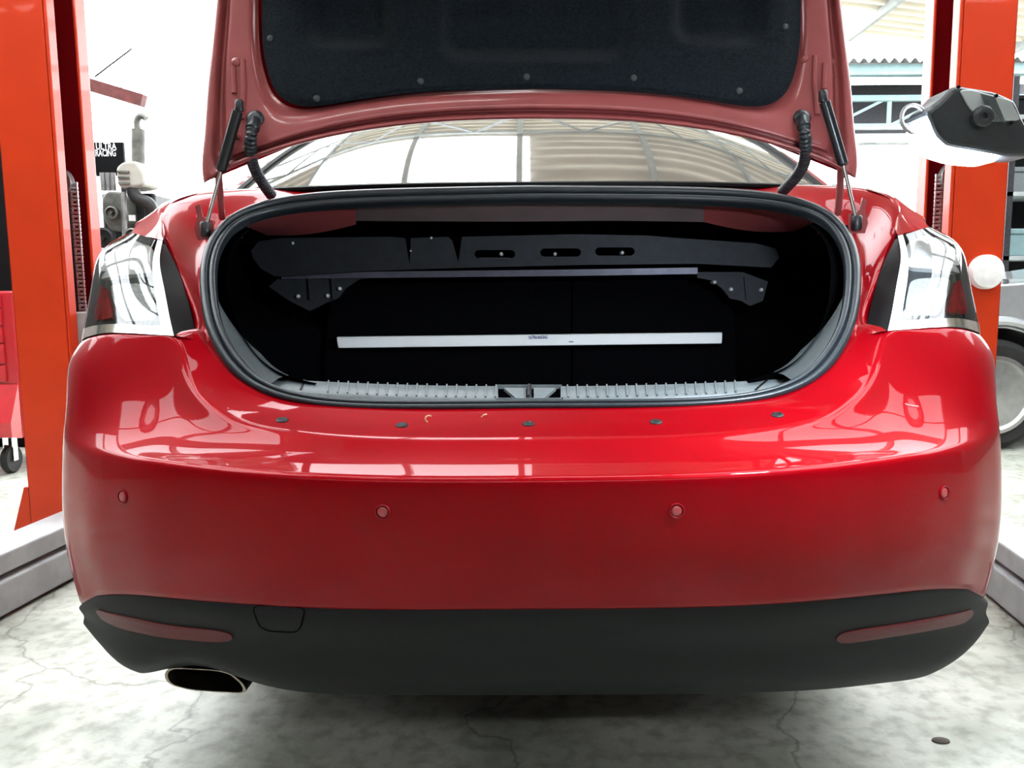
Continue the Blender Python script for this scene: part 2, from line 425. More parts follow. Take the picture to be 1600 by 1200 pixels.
pv, pf = box(-.03, .03, -7, 11, -.06, .06)
pl = None
for x in (-7.1, -6, -4.8, -3.6, -2.4, -1.2, -.1, 1.2, 2.4, 3.6, 4.8, 6, 7.1):
    v, f = box(x-.03, x+.03, -5, 9 if x < 0 else 13, rz(x)-.15, rz(x)-.03); mk('purlin', v, f, 'beam_grey', ceil, smooth=False)
for y in (-4, 1.5, 7):
    parts_ = [bar((-7.2, y, rz(7.2)-.2), (0, y, rz(0)-.2), .08, .08), bar((7.2, y, rz(7.2)-.2), (0, y, rz(0)-.2), .08, .08), bar((-7.2, y, 4.1), (7.2, y, 4.1), .08, .08)]
    for k in range(-6, 7):
        x = k*1.15; x2 = x+.575
        if x2 < 7.2: parts_ += [bar((x, y, 4.1), (x2, y, rz(x2)-.2), .05, .05), bar((x2, y, rz(x2)-.2), (x+1.15, y, 4.1), .05, .05)]
    v, f = join(*parts_); mk('roof_truss', v, f, 'beam_grey', ceil, smooth=False)
    for s in (-1, 1):
        v, f = box(7.1*s-.09, 7.1*s+.09, y-.09, y+.09, 0, 4.4); struct(mk('trim_1' if False else 'column', v, f, 'beam_grey', ceil, smooth=False))
# wall behind the photographer, its doorway closed to cut light from behind
v, f = box(-7.2, 7.2, -5.2, -5.0, 0, 4.4); struct(mk('wall_back', v, f, 'wall_back', None, smooth=False))
v, f = box(-7.3, -7.1, -5, 6.0, 0, 4.5); struct(mk('wall_left', v, f, 'wall_back', None, smooth=False))
v, f = box(7.1, 7.3, -5, 6.0, 0, 4.5); struct(mk('wall_right', v, f, 'wall_back', None, smooth=False))
v, f = box(-11.2, -11, -8, 24, 0, 3.0); struct(mk('wall_blocker_left', v, f, 'wall_back', None, smooth=False))  # three unseen outer walls added to block low sky light under the car
v, f = box(11, 11.2, -8, 24, 0, 3.0); struct(mk('wall_blocker_right', v, f, 'wall_back', None, smooth=False))
v, f = box(-11, 11, 24, 24.2, 0, 2.6); struct(mk('wall_blocker_far', v, f, 'wall_back', None, smooth=False))
# ------------------------------------------------------------------ the red car
car = empty('sedan_car', (0, 3.6, 0), 'glossy red sedan with its boot open, parked between the orange lift posts', 'car')
def toward_cam(v, f):
    v = np.array(v); s = 0
    for q in f[::max(1, len(f)//60)]:
        n = np.cross(v[q[1]]-v[q[0]], v[q[2]]-v[q[0]]); s += np.dot(n/(np.linalg.norm(n)+1e-12), CAM-v[q[0]])
    return f if s > 0 else flip(f)

# ---- bumper cover
zc = P(830, 748, 1.30)[2]
lw = [V(.885, 1.95, 1.165), V(.915, 1.88, 1.085), V(.919, 1.845, 1.02), V(.921, 1.815, .955), V(.921, 1.80, .915)]   # rear side edge of the tail lamp
Rk = [P(830, 684, 1.415), P(1000, 682, 1.42), P(1130, 676, 1.435), P(1220, 666, 1.455), P(1290, 650, 1.485), P(1338, 620, 1.525), P(1368, 575, 1.58), P(1387, 517, 1.63),
      P(1440, 513, 1.64), P(1500, 512, 1.66), P(1531, 522, 1.70), lw[4], V(.92, 2.05, .91), V(.915, 2.40, .905)]
VC = [P(830, 748, 1.30), P(1010, 746, 1.305), P(1180, 738, 1.325), P(1310, 727, 1.362), P(1420, 713, 1.418), P(1492, 702, 1.478), P(1540, 687, 1.54), P(1562, 664, 1.60)]
VT = [P(830, 950, 1.335), P(1015, 949, 1.340), P(1180, 943, 1.358), P(1308, 934, 1.395), P(1405, 925, 1.442), P(1472, 919, 1.495), P(1518, 921, 1.555), P(1538, 932, 1.62)]
Ck = [P(830, 748, 1.30), P(1000, 746, 1.304), P(1150, 740, 1.320), P(1270, 731, 1.348), P(1370, 720, 1.392), P(1435, 711, 1.430), P(1480, 704, 1.468), P(1518, 696, 1.508), P(1546, 683, 1.552), P(1562, 664, 1.60)]
Ck += [V(.920, 1.65, Ck[-1][2]), V(.926, 1.75, Ck[-1][2]), V(.929, 2.05, Ck[-1][2]), V(.924, 2.40, Ck[-1][2])]
Bk = [P(830, 950, 1.335), P(1005, 949, 1.34), P(1150, 945, 1.353), P(1265, 938, 1.38), P(1355, 930, 1.417), P(1420, 923, 1.452), P(1465, 919.5, 1.49), P(1498, 919, 1.525), P(1522, 922, 1.565), P(1538, 932, 1.62)]
zb = Bk[-1][2]
Bk += [V(.893, 1.68, zb-.04), V(.896, 1.77, zb-.10), V(.898, 2.05, zb-.14), V(.893, 2.40, zb-.14)]
Ok = [P(830, 636, 1.565), P(1000, 635, 1.565), P(1120, 630, 1.57), P(1195, 622, 1.58), P(1250, 604, 1.597), P(1295, 570, 1.625), P(1324, 533, 1.66), P(1339, 508, 1.69)]
Ok += [Rk[k]+V(-.02, .02, .006) for k in range(8, 14)]
K = len(Rk)
dep = [.004, .004, .005, .007, .010, .013, .012, .005, -.006, -.016, -.024, -.030, -.030, -.030]
def mid(a, b, s, off): return a+(b-a)*s+off
def inward(k, L=None):   # horizontal direction pointing into the body
    x = (L or Ck)[k][0]; w = min(1, max(0, (x-.6)/.33))**2; v = V(-w, 1-w, 0); return v/np.linalg.norm(v)
seg_lip, seg_shelf, seg_face = [], [], []
for k in range(K):
    n = inward(k)
    seg_lip.append([Ok[k], mid(Ok[k], Rk[k], .5, V(0, 0, -.004 if k < 6 else 0)), Rk[k]])
    d = n*dep[k]*.7+V(0, 0, -dep[k]*.8)
    seg_shelf.append([Rk[k], mid(Rk[k], Ck[k], .33, d), mid(Rk[k], Ck[k], .68, d*.9), Ck[k]])
    seg_face.append([Ck[k], mid(Ck[k], Bk[k], .33, -n*.013), mid(Ck[k], Bk[k], .68, -n*.015), Bk[k], ])
def fullrows(seg):   # (K,rows,3)->(rows,2K-1,3)
    r = np.swapaxes(np.array(seg), 0, 1); m = r[:, :0:-1].copy(); m[:, :, 0] *= -1
    return np.concatenate([m, r], 1)
NU = 260
def half_t(seg): return loft
rows_all = np.concatenate([fullrows(seg_lip), fullrows(seg_shelf)[1:], fullrows(seg_face)[1:]], 0)
RS = rowspl(rows_all, NU)             # 3 + 3 + 3 rows
colz = []
for j in range(NU):
    c = RS[:, j]
    a = spl(c[0:3], 7); b = spl(c[2:6], 14); d = spl(c[5:9], 16)
    def cut(p, r0, r1, n):   # trim r0 / r1 off the ends, even samples
        L = np.linalg.norm(np.diff(p, axis=0), axis=1); t = np.concatenate([[0], np.cumsum(L)]); r0, r1 = min(r0, t[-1]*.4), min(r1, t[-1]*.4)
        tt = np.linspace(r0, t[-1]-r1, n); return np.stack([np.interp(tt, t, p[:, k]) for k in range(3)], 1)
    a = spl(c[0:3], 24); b = spl(c[2:6], 48); d = spl(c[5:9], 48)
    A, Bm, Dm = cut(a, 0, .012, 10), cut(b, .012, .011, 22), cut(d, .011, 0, 24)
    def arc(p, q, r_): return np.array([(1-s)**2*p+2*s*(1-s)*q+s*s*r_ for s in np.linspace(0, 1, 10)[1:-1]])
    poly = np.concatenate([A, arc(A[-1], a[-1], Bm[0]), Bm, arc(Bm[-1], b[-1], Dm[0]), Dm])
    e = poly[-1]; nx = 1 if abs(c[-1][0]) > .85 else 0
    ret = np.array([e+V(-.004*np.sign(e[0])*nx, .004*(1-nx), -.004), e+V(-.03*np.sign(e[0])*nx, .03*(1-nx), -.006)])
    colz.append(np.concatenate([poly, ret]))
G = np.swapaxes(np.array(colz), 0, 1)
bv, bf = grid(G); bf = toward_cam(bv, bf)
bumper = mk('bumper_cover', bv, bf, 'paint', car, angle=50)
BB = bvh_of(bv, bf)
for px, py in ((192, 776), (598, 800), (1057, 798), (1475, 770)):
    v, f = disc_on(BB, px, py, [(.0135, -.004), (.0135, .0012), (.0128, .0016), (.0105, .0012), (.0102, -.001)], 24)
    s = mk('parking_sensor', v, f, 'paint', bumper, angle=30)
    p_, n_ = cast(BB, px, py); a_ = np.cross(n_, [0, 0, 1.]); a_ /= np.linalg.norm(a_); b_ = np.cross(n_, a_)
    v, f = tube([p_+n_*.0016+.0115*(math.cos(t)*a_+math.sin(t)*b_) for t in np.linspace(0, 2*math.pi, 33)], .0013, 6, cap=False); mk('sensor_gap', v, f, 'shaded_red', bumper)
    v, f = disc_on(BB, px, py, [(.0086, -.004), (.0086, .0014), (.0078, .0022), (.004, .0026)], 24)
    mk('sensor_face', v, f, 'sensor', bumper, angle=60)
for px, py in ((441, 657), (628, 665), (826, 663), (1025, 660), (1215, 649)):
    v, f = disc_on(BB, px, py, [(.0115, -.002), (.0115, .0015), (.009, .0035), (.006, .0042), (.005, .0036)], 20)
    mk('push_clip', v, f, 'plastic_dark', bumper, angle=50, label='black plastic push clip')

p_, n_ = cast(BB, 668, 660); v, f = tube(spl([p_, p_+V(-.004, 0, .008), p_+V(.001, .004, .012), p_+V(.006, .008, .010)], 16), .0013, 6); mk('wire_end', v, f, 'tan_wire', bumper)
p_, n_ = cast(BB, 752, 652); v, f = tube(spl([p_, p_+V(.004, 0, .004), p_+V(.010, .004, .005)], 10), .0013, 6); mk('wire_end', v, f, 'tan_wire', bumper)
# ---- black valance, left and right listed separately because of the exhaust cut-out
vt = [(tuple(b)) for b in VT]
top = [np.array(b)+V(0, .004, -.003) for b in vt]
top[7] = P(1537, 934, 1.625)
def mid_v(k): return None
lowR = [P(830, 1086, 1.430), P(1010, 1085, 1.432), P(1180, 1082, 1.445), P(1300, 1076, 1.475), P(1390, 1066, 1.515), P(1450, 1055, 1.560), P(1490, 1026, 1.615), P(1521, 985, 1.670)]
lowL = [P(830, 1086, 1.40), P(640, 1086, 1.402), P(480, 1082, 1.415), P(385, 1062, 1.445), P(300, 1040, 1.485), P(222, 1052, 1.54), P(196, 1030, 1.585), P(160, 985, 1.64)]
def vcol(t, l, k, sgn):
    n = inward(k, VC)*V(sgn, 1, 1); t = t*V(sgn, 1, 1)
    return [t, mid(t, l, .12, -n*.010), mid(t, l, .45, -n*.014+V(0, 0, 0)), mid(t, l, .78, -n*.026), l]
cols = [vcol(top[k], lowL[k], k, -1) for k in range(7, 0, -1)]+[vcol(top[k], lowR[k], k, 1) for k in range(8)]
vr = rowspl(np.swapaxes(np.array(cols), 0, 1), 200)
vg = colspl(vr, 22)
under = vg[-1]+V(0, .05, .006); under2 = vg[-1]+V(0, .35, .05)
lip = vg[0]+V(0, .02, 0)
vg = np.concatenate([lip[None], vg, under[None], under2[None]], 0)
vv, vf = grid(vg); vf = toward_cam(vv, vf)
valance = mk('rear_valance', vv, vf, 'valance', car, angle=60)
VB = bvh_of(vv, vf)
refR = [(1303, 998), (1318, 987), (1420, 972), (1500, 957), (1521, 950), (1519, 962), (1505, 974), (1440, 987), (1330, 1004), (1312, 1004)]
refL = [(148, 950), (170, 957), (260, 976), (345, 985), (366, 992), (362, 1001), (335, 1003), (260, 997), (190, 982), (160, 968)]
for q in (refR, refL):
    v, f = star(VB, closed(q, 60, .3), 5, .0022, .0015); mk('reflector', v, toward_cam(v, f), 'reflector', valance, angle=60, label='long dark red reflector strip')
tow = closed([(393, 945), (478, 948), (470, 980), (462, 988), (420, 986), (405, 978)], 60, .3)
v, f = star(VB, tow, 5, .0006, 0); mk('tow_eye_cover', v, toward_cam(v, f), 'valance', valance, angle=60)
pth = [cast(VB, *q)[0]+cast(VB, *q)[1]*.0006 for q in list(tow)+[tow[0]]]
v, f = tube(pth, .0012, 6, cap=False); mk('cover_gap', v, f, 'flat_black', valance)

# ---- tail lamps
LG = [[P(1403, 369, 1.82), P(1425, 363, 1.81), P(1450, 356, 1.822), P(1462, 358, 1.865), lw[0]],
      [P(1408, 402, 1.775), P(1440, 398, 1.757), P(1480, 391, 1.765), P(1502, 388, 1.795), lw[1]],
      [P(1402, 440, 1.725), P(1445, 440, 1.71), P(1490, 440, 1.717), P(1516, 440, 1.753), lw[2]],
      [P(1393, 490, 1.66), P(1440, 487, 1.664), P(1495, 485, 1.68), P(1526, 490, 1.718), lw[3]],
      [Rk[7], Rk[8], Rk[9], Rk[10], lw[4]]]
lg = loft(LG, 34, 44); lv, lf = grid(lg); lf = toward_cam(lv, lf)
LB = bvh_of(lv, lf)
def gnorm(g):
    du = np.gradient(g, axis=1); dv = np.gradient(g, axis=0); n = np.cross(du, dv); n /= np.linalg.norm(n, axis=2)[:, :, None]+1e-12
    s = np.sign((n*(CAM-g)).sum(2).sum()); return n*s
ln = gnorm(lg)
def shrink(g, n, off, m):
    r, c = g.shape[:2]; vi = np.linspace(m, 1-m, r)*(r-1); ui = np.linspace(m, 1-m, c)*(c-1)
    out = np.zeros_like(g); nn = np.zeros_like(g)
    for a, x in enumerate(vi):
        for b, y in enumerate(ui):
            i, j = min(int(x), r-2), min(int(y), c-2); s, t = x-i, y-j
            for src, dst in ((g, out), (n, nn)):
                dst[a, b] = (src[i, j]*(1-s)+src[i+1, j]*s)*(1-t)+(src[i, j+1]*(1-s)+src[i+1, j+1]*s)*t
    return out-nn*off
hg = shrink(lg, ln, .026, .02); hv, hf = grid(hg); hf = toward_cam(hv, hf)
HB = bvh_of(hv, hf)
# casing that closes the lamp body
edge = np.concatenate([lg[0], lg[1:, -1], lg[-1, -2::-1], lg[-2:0:-1, 0]]); hedge = np.concatenate([hg[0], hg[1:, -1], hg[-1, -2::-1], hg[-2:0:-1, 0]])
ne = len(edge); cv = np.concatenate([edge, hedge]); cf = [(i, (i+1) % ne, ne+(i+1) % ne, ne+i) for i in range(ne)]
hv2, hf2 = join((hv, hf), (cv, cf))
rev = closed([(1411, 498), (1413, 478), (1421, 447), (1434, 441), (1479, 438), (1476, 462), (1463, 493), (1456, 498)], 60, .3)
red = closed([(1480, 470), (1488, 442), (1500, 436), (1512, 450), (1521, 492), (1500, 494), (1477, 491)], 50, .25)
upp = closed([(1417, 420), (1418, 390), (1432, 370), (1452, 364), (1480, 377), (1500, 392), (1510, 432), (1466, 427), (1424, 424)], 60, .2)
innr = closed([(1404, 373), (1412, 402), (1407, 440), (1396, 503), (1389, 515), (1399, 442), (1404, 402)], 60, .1)
botm = [(1389, 515), (1397, 503), (1440, 499), (1500, 498), (1514, 503), (1529, 517), (1529, 521), (1512, 511), (1498, 509), (1440, 511)]
parts = []
v, f = star(HB, rev, 6, .012, .004, .006); parts.append(('reverse_lamp', v, toward_cam(v, f), 'lamp_clear'))
v, f = star(HB, red, 5, .010, .004, .006); parts.append(('brake_lamp', v, toward_cam(v, f), 'lamp_red'))
v, f = star(HB, upp, 5, .012, .003, .006); parts.append(('upper_sheen', v, toward_cam(v, f), 'lamp_white'))  # white patch painting the sky's reflection on the upper lens
# bright border strips along the inner and the lower edge, laid on the lens margin
def strip(c0, c1, off):
    g = np.stack([c0, c1]); return grid(g)
e1 = np.stack([lg[:, 0]+ln[:, 0]*.0012, lg[:, 3]+ln[:, 3]*.0012], 0); v, f = grid(e1); parts.append(('side_rim', v, toward_cam(v, f), 'lamp_white'))
e2 = np.stack([lg[-1]+ln[-1]*.0012, lg[-4]+ln[-4]*.0012], 0); v, f = grid(e2); parts.append(('lower_rim', v, toward_cam(v, f), 'chrome'))
for s in (1, -1):
    lamp = mk('tail_lamp', hv2 if s > 0 else mirror(hv2), hf2 if s > 0 else flip(hf2), 'lamp_housing', car,
              label='clear tail lamp on the right, beside the round white pad' if s > 0 else 'clear tail lamp on the left, beside the chain')
    for nm, v, f, m in parts: mk(nm, v if s > 0 else mirror(v), f if s > 0 else flip(f), m, lamp)
    mk('lens', lv if s > 0 else mirror(lv), lf if s > 0 else flip(lf), 'lamp_lens', lamp)

# ---- black panels beside the lamps
tin = [P(1403, 369, 1.82), P(1408, 402, 1.775), P(1402, 440, 1.725), P(1393, 490, 1.66), Rk[7]]
tout = [P(1399, 374, 1.845), P(1382, 408, 1.815), P(1368, 450, 1.765), P(1358, 490, 1.71), P(1355, 507, 1.685)]
g = loft([tin, [mid(a, b, .5, V(.003, -.004, 0)) for a, b in zip(tin, tout)], tout], 8, 20)
g = np.concatenate([g, (g[-1]+V(.01, .03, 0))[None]]); v, f = grid(g); both('lamp_trim', v, toward_cam(v, f), 'trim_black', car)

# ---- gutter around the boot opening
gin = [P(1326, 528, 1.665), P(1338, 490, 1.70), P(1343, 440, 1.755), P(1337, 388, 1.81), P(1312, 345, 1.875), P(1262, 316, 1.95), P(1170, 303, 2.0), P(1000, 298, 2.025), P(830, 297, 2.03)]
gout = [Rk[7], tout[4]+V(0, .004, 0), tout[2]+V(0, .006, 0), tout[1]+V(0, .008, 0), P(1399, 350, 1.89), P(1392, 312, 2.0), P(1345, 294, 2.11), P(1080, 289, 2.13), P(830, 287, 2.09)]
gmid = [mid(a, b, .55, V(0, d, -z)) for a, b, d, z in zip(gin, gout, (.0, .015, .03, .06, .09, .05, .015, .004, .0), (0, 0, .0, .005, .03, .035, .02, .01, .006))]
g = loft([gin, gmid, gout, [q+V(.028, .035, -.004) for q in gout]], 18, 70); v, f = grid(g); both('gutter', v, toward_cam(v, f), 'paint', car)

# ---- quarter panels and flanks
a1 = P(1399, 350, 1.89); a2 = P(1392, 312, 2.0); a3 = P(1345, 294, 2.11)
def sec(Y, a, bw, zt): return [a, V(bw-.05, Y, zt), V(bw-.022, Y+.01, zt-.02), V(bw, Y+.015, zt-.075), V(bw+.016, Y+.02, zt-.15), V(bw+.02, Y+.02, zt-.22), V(bw+.02, Y+.02, .91)]
S = [[P(1403, 368, 1.825), P(1425, 362, 1.815), P(1450, 355.5, 1.826), lw[0]+V(0, .003, .003), lw[1]+V(0, .003, 0), lw[2]+V(0, .003, 0), lw[4]+V(0, .003, 0)],
     [a1, P(1408, 331, 1.93), P(1426, 331, 1.95), P(1446, 349, 1.96), V(.914, 1.97, 1.075), V(.919, 1.95, 1.0), V(.92, 1.92, .915)],
     [a2, P(1401, 311, 2.03), V(.886, 2.05, 1.222), V(.905, 2.06, 1.165), V(.917, 2.05, 1.09), V(.921, 2.05, 1.01), V(.92, 2.05, .91)],
     [a3, V(.85, 2.12, 1.255), V(.876, 2.13, 1.237), V(.903, 2.14, 1.18), V(.919, 2.15, 1.10), V(.923, 2.15, 1.01), V(.921, 2.15, .91)],
     [V(.80, 2.30, 1.285), V(.845, 2.31, 1.28), V(.877, 2.32, 1.255), V(.904, 2.33, 1.19), V(.92, 2.34, 1.10), V(.924, 2.34, 1.01), V(.921, 2.34, .91)],
     [V(.79, 2.6, 1.29), V(.845, 2.6, 1.283), V(.878, 2.6, 1.255), V(.905, 2.6, 1.19), V(.92, 2.6, 1.10), V(.924, 2.6, 1.01), V(.921, 2.6, .91)]]
g = loft(S, 60, 30); v, f = grid(g); both('quarter_panel', v, toward_cam(v, f), 'paint', car)
WC = [(2.55, .40), (5.12, .40)]            # wheel centres (Y, z)
ys = np.linspace(2.6, 5.95, 90)
flank = []
for Y in np.linspace(2.40, 5.95, 110):
    t = max(0, (Y-5.1)/.85); w = .924-.22*t**2; bz = 1.275-.10*max(0, (Y-3.0)/2.9)-.14*t
    flank.append([V(w-.045, Y, bz-.02), V(w-.015, Y, bz-.09), V(w, Y, bz-.2), V(w+.002, Y, .80-.05*t), V(w-.005, Y, .6), V(w-.02, Y, .40), V(w-.05, Y, .25)])
fg = colspl(np.array(flank).swapaxes(0, 1), 30).swapaxes(0, 1)
fv, ff = grid(fg)
def in_arch(q):
    c = fv[list(q)].mean(0); return any((c[1]-y)**2+(c[2]-z)**2 < .36**2 for y, z in WC) or (c[1] < 2.62 and c[2] > .91)
ff = [q for q in ff if not in_arch(q)]
both('body_side', fv, ff, 'paint', car)
for Y, z in WC:
    th = np.linspace(-.35, math.pi+.35, 40); pth = [V(.912, Y+.365*math.cos(t), z+.365*math.sin(t)) for t in th]
    v, f = tube(pth, .016, 8); both('wheel_arch', v, f, 'paint', car)
    for s in (1, -1):
        v, f = lathe([(.0, -.1), (.21, -.1), (.30, -.1), (.325, -.085), (.33, -.05), (.33, .05), (.325, .085), (.30, .1), (.21, .09), (.2, .04), (.0, .04)], 40, 'x', (.80*s, Y, z))
        wh = mk('wheel', v, f, 'tyre', car)
        v, f = lathe([(0, .0), (.2, .0), (.205, .03), (.19, .05), (.175, .03), (.06, .045), (.0, .05)], 40, 'x', (0, 0, 0)); v = v*V(s, 1, 1)+V(.845*s, Y, z)
        mk('rim', v, f, 'alloy', wh)
v, f = join(box(-.86, .86, 1.78, 5.7, .22, .52), box(-.62, .62, 1.50, 1.80, .31, .6)); mk('underbody', v, f, 'flat_black', car, smooth=False)

# ---- greenhouse
gb = [[V(0, 2.075, 1.262), V(.30, 2.085, 1.262), V(.58, 2.125, 1.26), V(.765, 2.20, 1.262)],
      [V(0, 2.50, 1.470), V(.30, 2.505, 1.466), V(.55, 2.52, 1.448), V(.715, 2.56, 1.425)],
      [V(0, 2.98, 1.660), V(.28, 2.98, 1.653), V(.50, 2.99, 1.63), V(.62, 3.0, 1.595)]]
def sym(rows): 
    r = np.array(rows); m = r[:, :0:-1].copy(); m[:, :, 0] *= -1; return np.concatenate([m, r], 1)
g = loft(sym(gb), 30, 60); v, f = grid(g); glass = mk('rear_window', v, toward_cam(v, f), 'glass_dark', car)
eg = [spl([gb[0][3], gb[1][3], gb[2][3]], 20), spl([V(.79, 2.22, 1.268), V(.745, 2.575, 1.425), V(.65, 3.02, 1.592)], 20), spl([V(.80, 2.28, 1.272), V(.76, 2.66, 1.42), V(.665, 3.08, 1.585)], 20), spl([V(.80, 2.45, 1.28), V(.775, 2.78, 1.40), V(.69, 3.15, 1.56)], 20)]
v, f = grid(np.array(eg)); both('c_pillar', v, toward_cam(v, f), 'paint', car)
v, f = tube(spl([V(.757, 2.205, 1.268), V(.707, 2.56, 1.431), V(.612, 3.0, 1.60)], 20), .009, 6); both('glass_edge', v, f, 'trim_black', car)
v, f = tube(spl(sym([[q+V(0, -.004, .004) for q in gb[0]]])[0], 40), .007, 6); mk('glass_lower_edge', v, f, 'trim_black', car)
rf = sym([[V(0, 2.98, 1.66), V(.28, 2.98, 1.653), V(.5, 2.99, 1.63), V(.65, 3.02, 1.592)], [V(0, 3.5, 1.70), V(.28, 3.5, 1.695), V(.5, 3.5, 1.675), V(.66, 3.5, 1.62)],
          [V(0, 4.0, 1.69), V(.28, 4.0, 1.683), V(.5, 4.0, 1.66), V(.65, 4.0, 1.61)], [V(0, 4.3, 1.645), V(.28, 4.3, 1.637), V(.5, 4.32, 1.61), V(.64, 4.36, 1.565)]])
g = loft(rf, 24, 40); v, f = grid(g); mk('roof_panel', v, f, 'paint', car)
ws = sym([[V(0, 4.3, 1.645), V(.28, 4.3, 1.637), V(.5, 4.32, 1.61), V(.64, 4.36, 1.565)], [V(0, 4.95, 1.23), V(.3, 4.93, 1.225), V(.55, 4.88, 1.21), V(.76, 4.75, 1.2)]])
g = loft(ws, 10, 40); v, f = grid(g); mk('windscreen', v, f, 'side_glass', car)
sg = [[V(.70, 2.80, 1.40), V(.68, 3.1, 1.56), V(.665, 3.5, 1.615), V(.655, 4.0, 1.60), V(.66, 4.34, 1.55), V(.76, 4.75, 1.2)], [V(.845, 2.5, 1.268), V(.85, 3.0, 1.26), V(.85, 3.5, 1.24), V(.85, 4.0, 1.22), V(.85, 4.5, 1.20), V(.84, 4.9, 1.19)]]
g = loft(sg, 8, 40); v, f = grid(g); both('side_window', v, f, 'side_glass', car)
hd = sym([[V(0, 4.95, 1.225), V(.3, 4.93, 1.22), V(.55, 4.88, 1.2), V(.86, 4.75, 1.17)], [V(0, 5.5, 1.12), V(.3, 5.5, 1.11), V(.55, 5.5, 1.09), V(.84, 5.4, 1.06)], [V(0, 5.95, .92), V(.3, 5.93, .92), V(.5, 5.88, .92), V(.72, 5.75, .92)],
          [V(0, 6.02, .6), V(.3, 6.0, .6), V(.5, 5.95, .6), V(.72, 5.8, .6)], [V(0, 5.95, .3), V(.3, 5.93, .3), V(.5, 5.9, .3), V(.72, 5.75, .3)]])
g = loft(hd, 24, 40); v, f = grid(g); mk('bonnet', v, f, 'paint', car)

# ---- rubber seal
sp = [P(830, 631, 1.566), P(1000, 630, 1.566), P(1130, 625, 1.573), P(1210, 612, 1.586), P(1264, 588, 1.607), P(1300, 550, 1.637), P(1322, 505, 1.675), P(1331, 455, 1.725), P(1331, 412, 1.77), P(1320, 374, 1.82), P(1295, 344, 1.87), P(1250, 323, 1.925), P(1170, 310, 1.975), P(1000, 304, 2.0), P(830, 303, 2.005)]
half = spl(sp, 110); mh = half[::-1].copy(); mh[:, 0] *= -1
loop = np.concatenate([half, mh[1:-1]])
cen = loop.mean(0); m = len(loop)
T = np.roll(loop, -1, 0)-np.roll(loop, 1, 0); T /= np.linalg.norm(T, axis=1)[:, None]
AX = np.array([0, -.70, .42]); AX /= np.linalg.norm(AX)
INW = np.cross(T, AX); INW /= np.linalg.norm(INW, axis=1)[:, None]
if ((cen-loop)*INW).sum() < 0: INW = -INW
OUTN = np.cross(T, INW); OUTN *= np.sign((OUTN*AX).sum(1))[:, None]
prof = [(-.016, -.012), (-.017, .0), (-.0135, .008), (-.007, .011), (-.001, .008), (.001, .0025), (.003, .006), (.008, .008), (.013, .005), (.0145, -.003), (.013, -.014)]
pr = spl(np.array([(a, b, 0) for a, b in prof]), 30)
sc_i = [.60+.45*min(1, max(0, (p[2]-.80)/.07))+.2*min(1, max(0, (p[2]-1.15)/.07)) for p in loop]
sv = np.array([loop[i]+(INW[i]*a+OUTN[i]*b)*sc_i[i] for i in range(m) for a, b, _ in pr]); n = len(pr)
sf = [(i*n+k, ((i+1) % m)*n+k, ((i+1) % m)*n+k+1, i*n+k+1) for i in range(m) for k in range(n-1)]
mk('boot_seal', sv, toward_cam(sv, sf), 'rubber', car, angle=70)
# grey inner flange trim inside the seal (sides and corners)
idx = [i for i in range(m)]
wf = np.clip((1.0-loop[:, 2])/.12, .02, 1)[:, None]
ring0 = loop+INW*.0135-OUTN*.006; ring1 = ring0+(INW*.0125-OUTN*.006+V(0, .02, 0))*wf; ring2 = ring0+(INW*.0165-OUTN*.014+V(0, .07, 0))*wf
fv_ = np.concatenate([ring0, ring1, ring2]); ffc = gridfaces(3, m, 0, True)
# only where the height is below the shelf
ffc = [q for q in ffc if fv_[list(q)].mean(0)[2] < 1.0 and not (abs(fv_[list(q)].mean(0)[0]) < .50)]
mk('flange_trim', fv_, toward_cam(fv_, ffc), 'flange_grey', car)

# ---- boot sill plate with ribs and latch recess
def sillpt(px, s):
    d = abs(px-830)/420.; yb = 602-13*d**2.2; yf = 622-15*d**2.2
    a = P(px, yf, 1.592+.03*d**2); b = P(px, yb, 1.655+.03*d**2); return a+(b-a)*s
def sill_seg(x0, x1, n):
    rows = [[sillpt(x, 0)+V(0, -.004, -.02) for x in np.linspace(x0, x1, n)], [sillpt(x, 0)+V(0, 0, -.003) for x in np.linspace(x0, x1, n)], [sillpt(x, .08) for x in np.linspace(x0, x1, n)], [sillpt(x, .92) for x in np.linspace(x0, x1, n)], [sillpt(x, 1)+V(0, .003, -.003) for x in np.linspace(x0, x1, n)], [sillpt(x, 1)+V(0, .006, -.06) for x in np.linspace(x0, x1, n)]]
    return grid(np.array(rows))
v, f = join(sill_seg(404, 778, 30), sill_seg(876, 1256, 30))
sill = mk('sill_plate', v, toward_cam(v, f), 'plastic_grey', car, label='grey ribbed plastic plate along the boot sill')
for px in list(np.arange(512, 775, 15.4))+list(np.arange(888, 1150, 15.4)):
    v, f = bar(sillpt(px, .04)+V(0, 0, .001), sillpt(px-1.5*np.sign(px-830), .98)+V(0, 0, .001), .003, .0024); mk('rib', v, f, 'plastic_grey', sill, smooth=False)
for x0, x1 in ((470, 476), (1180, 1200)):
    v, f = bar(sillpt(x0, .1)+V(0, 0, .0), sillpt(x1, .95)+V(0, 0, .0), .004, .003); mk('sill_joint', v, f, 'plastic_dark', sill, smooth=False)
v, f = join(bar(sillpt(776, 0)+V(0, 0, -.004), sillpt(878, 0)+V(0, 0, -.004), .006, .008), bar(sillpt(776, 1)+V(0, .006, -.004), sillpt(878, 1)+V(0, .006, -.004), .006, .008)); mk('latch_surround', v, f, 'plastic_grey', sill, smooth=False)
a, b = sillpt(778, 0), sillpt(876, 1)
v, f = join(box(a[0], b[0], a[1], b[1]+.01, a[2]-.075, a[2]-.07), box(a[0]-.002, a[0], a[1], b[1], a[2]-.07, a[2]), box(b[0], b[0]+.002, a[1], b[1], a[2]-.07, a[2])); mk('latch_recess', v, f, 'flat_black', sill, smooth=False)
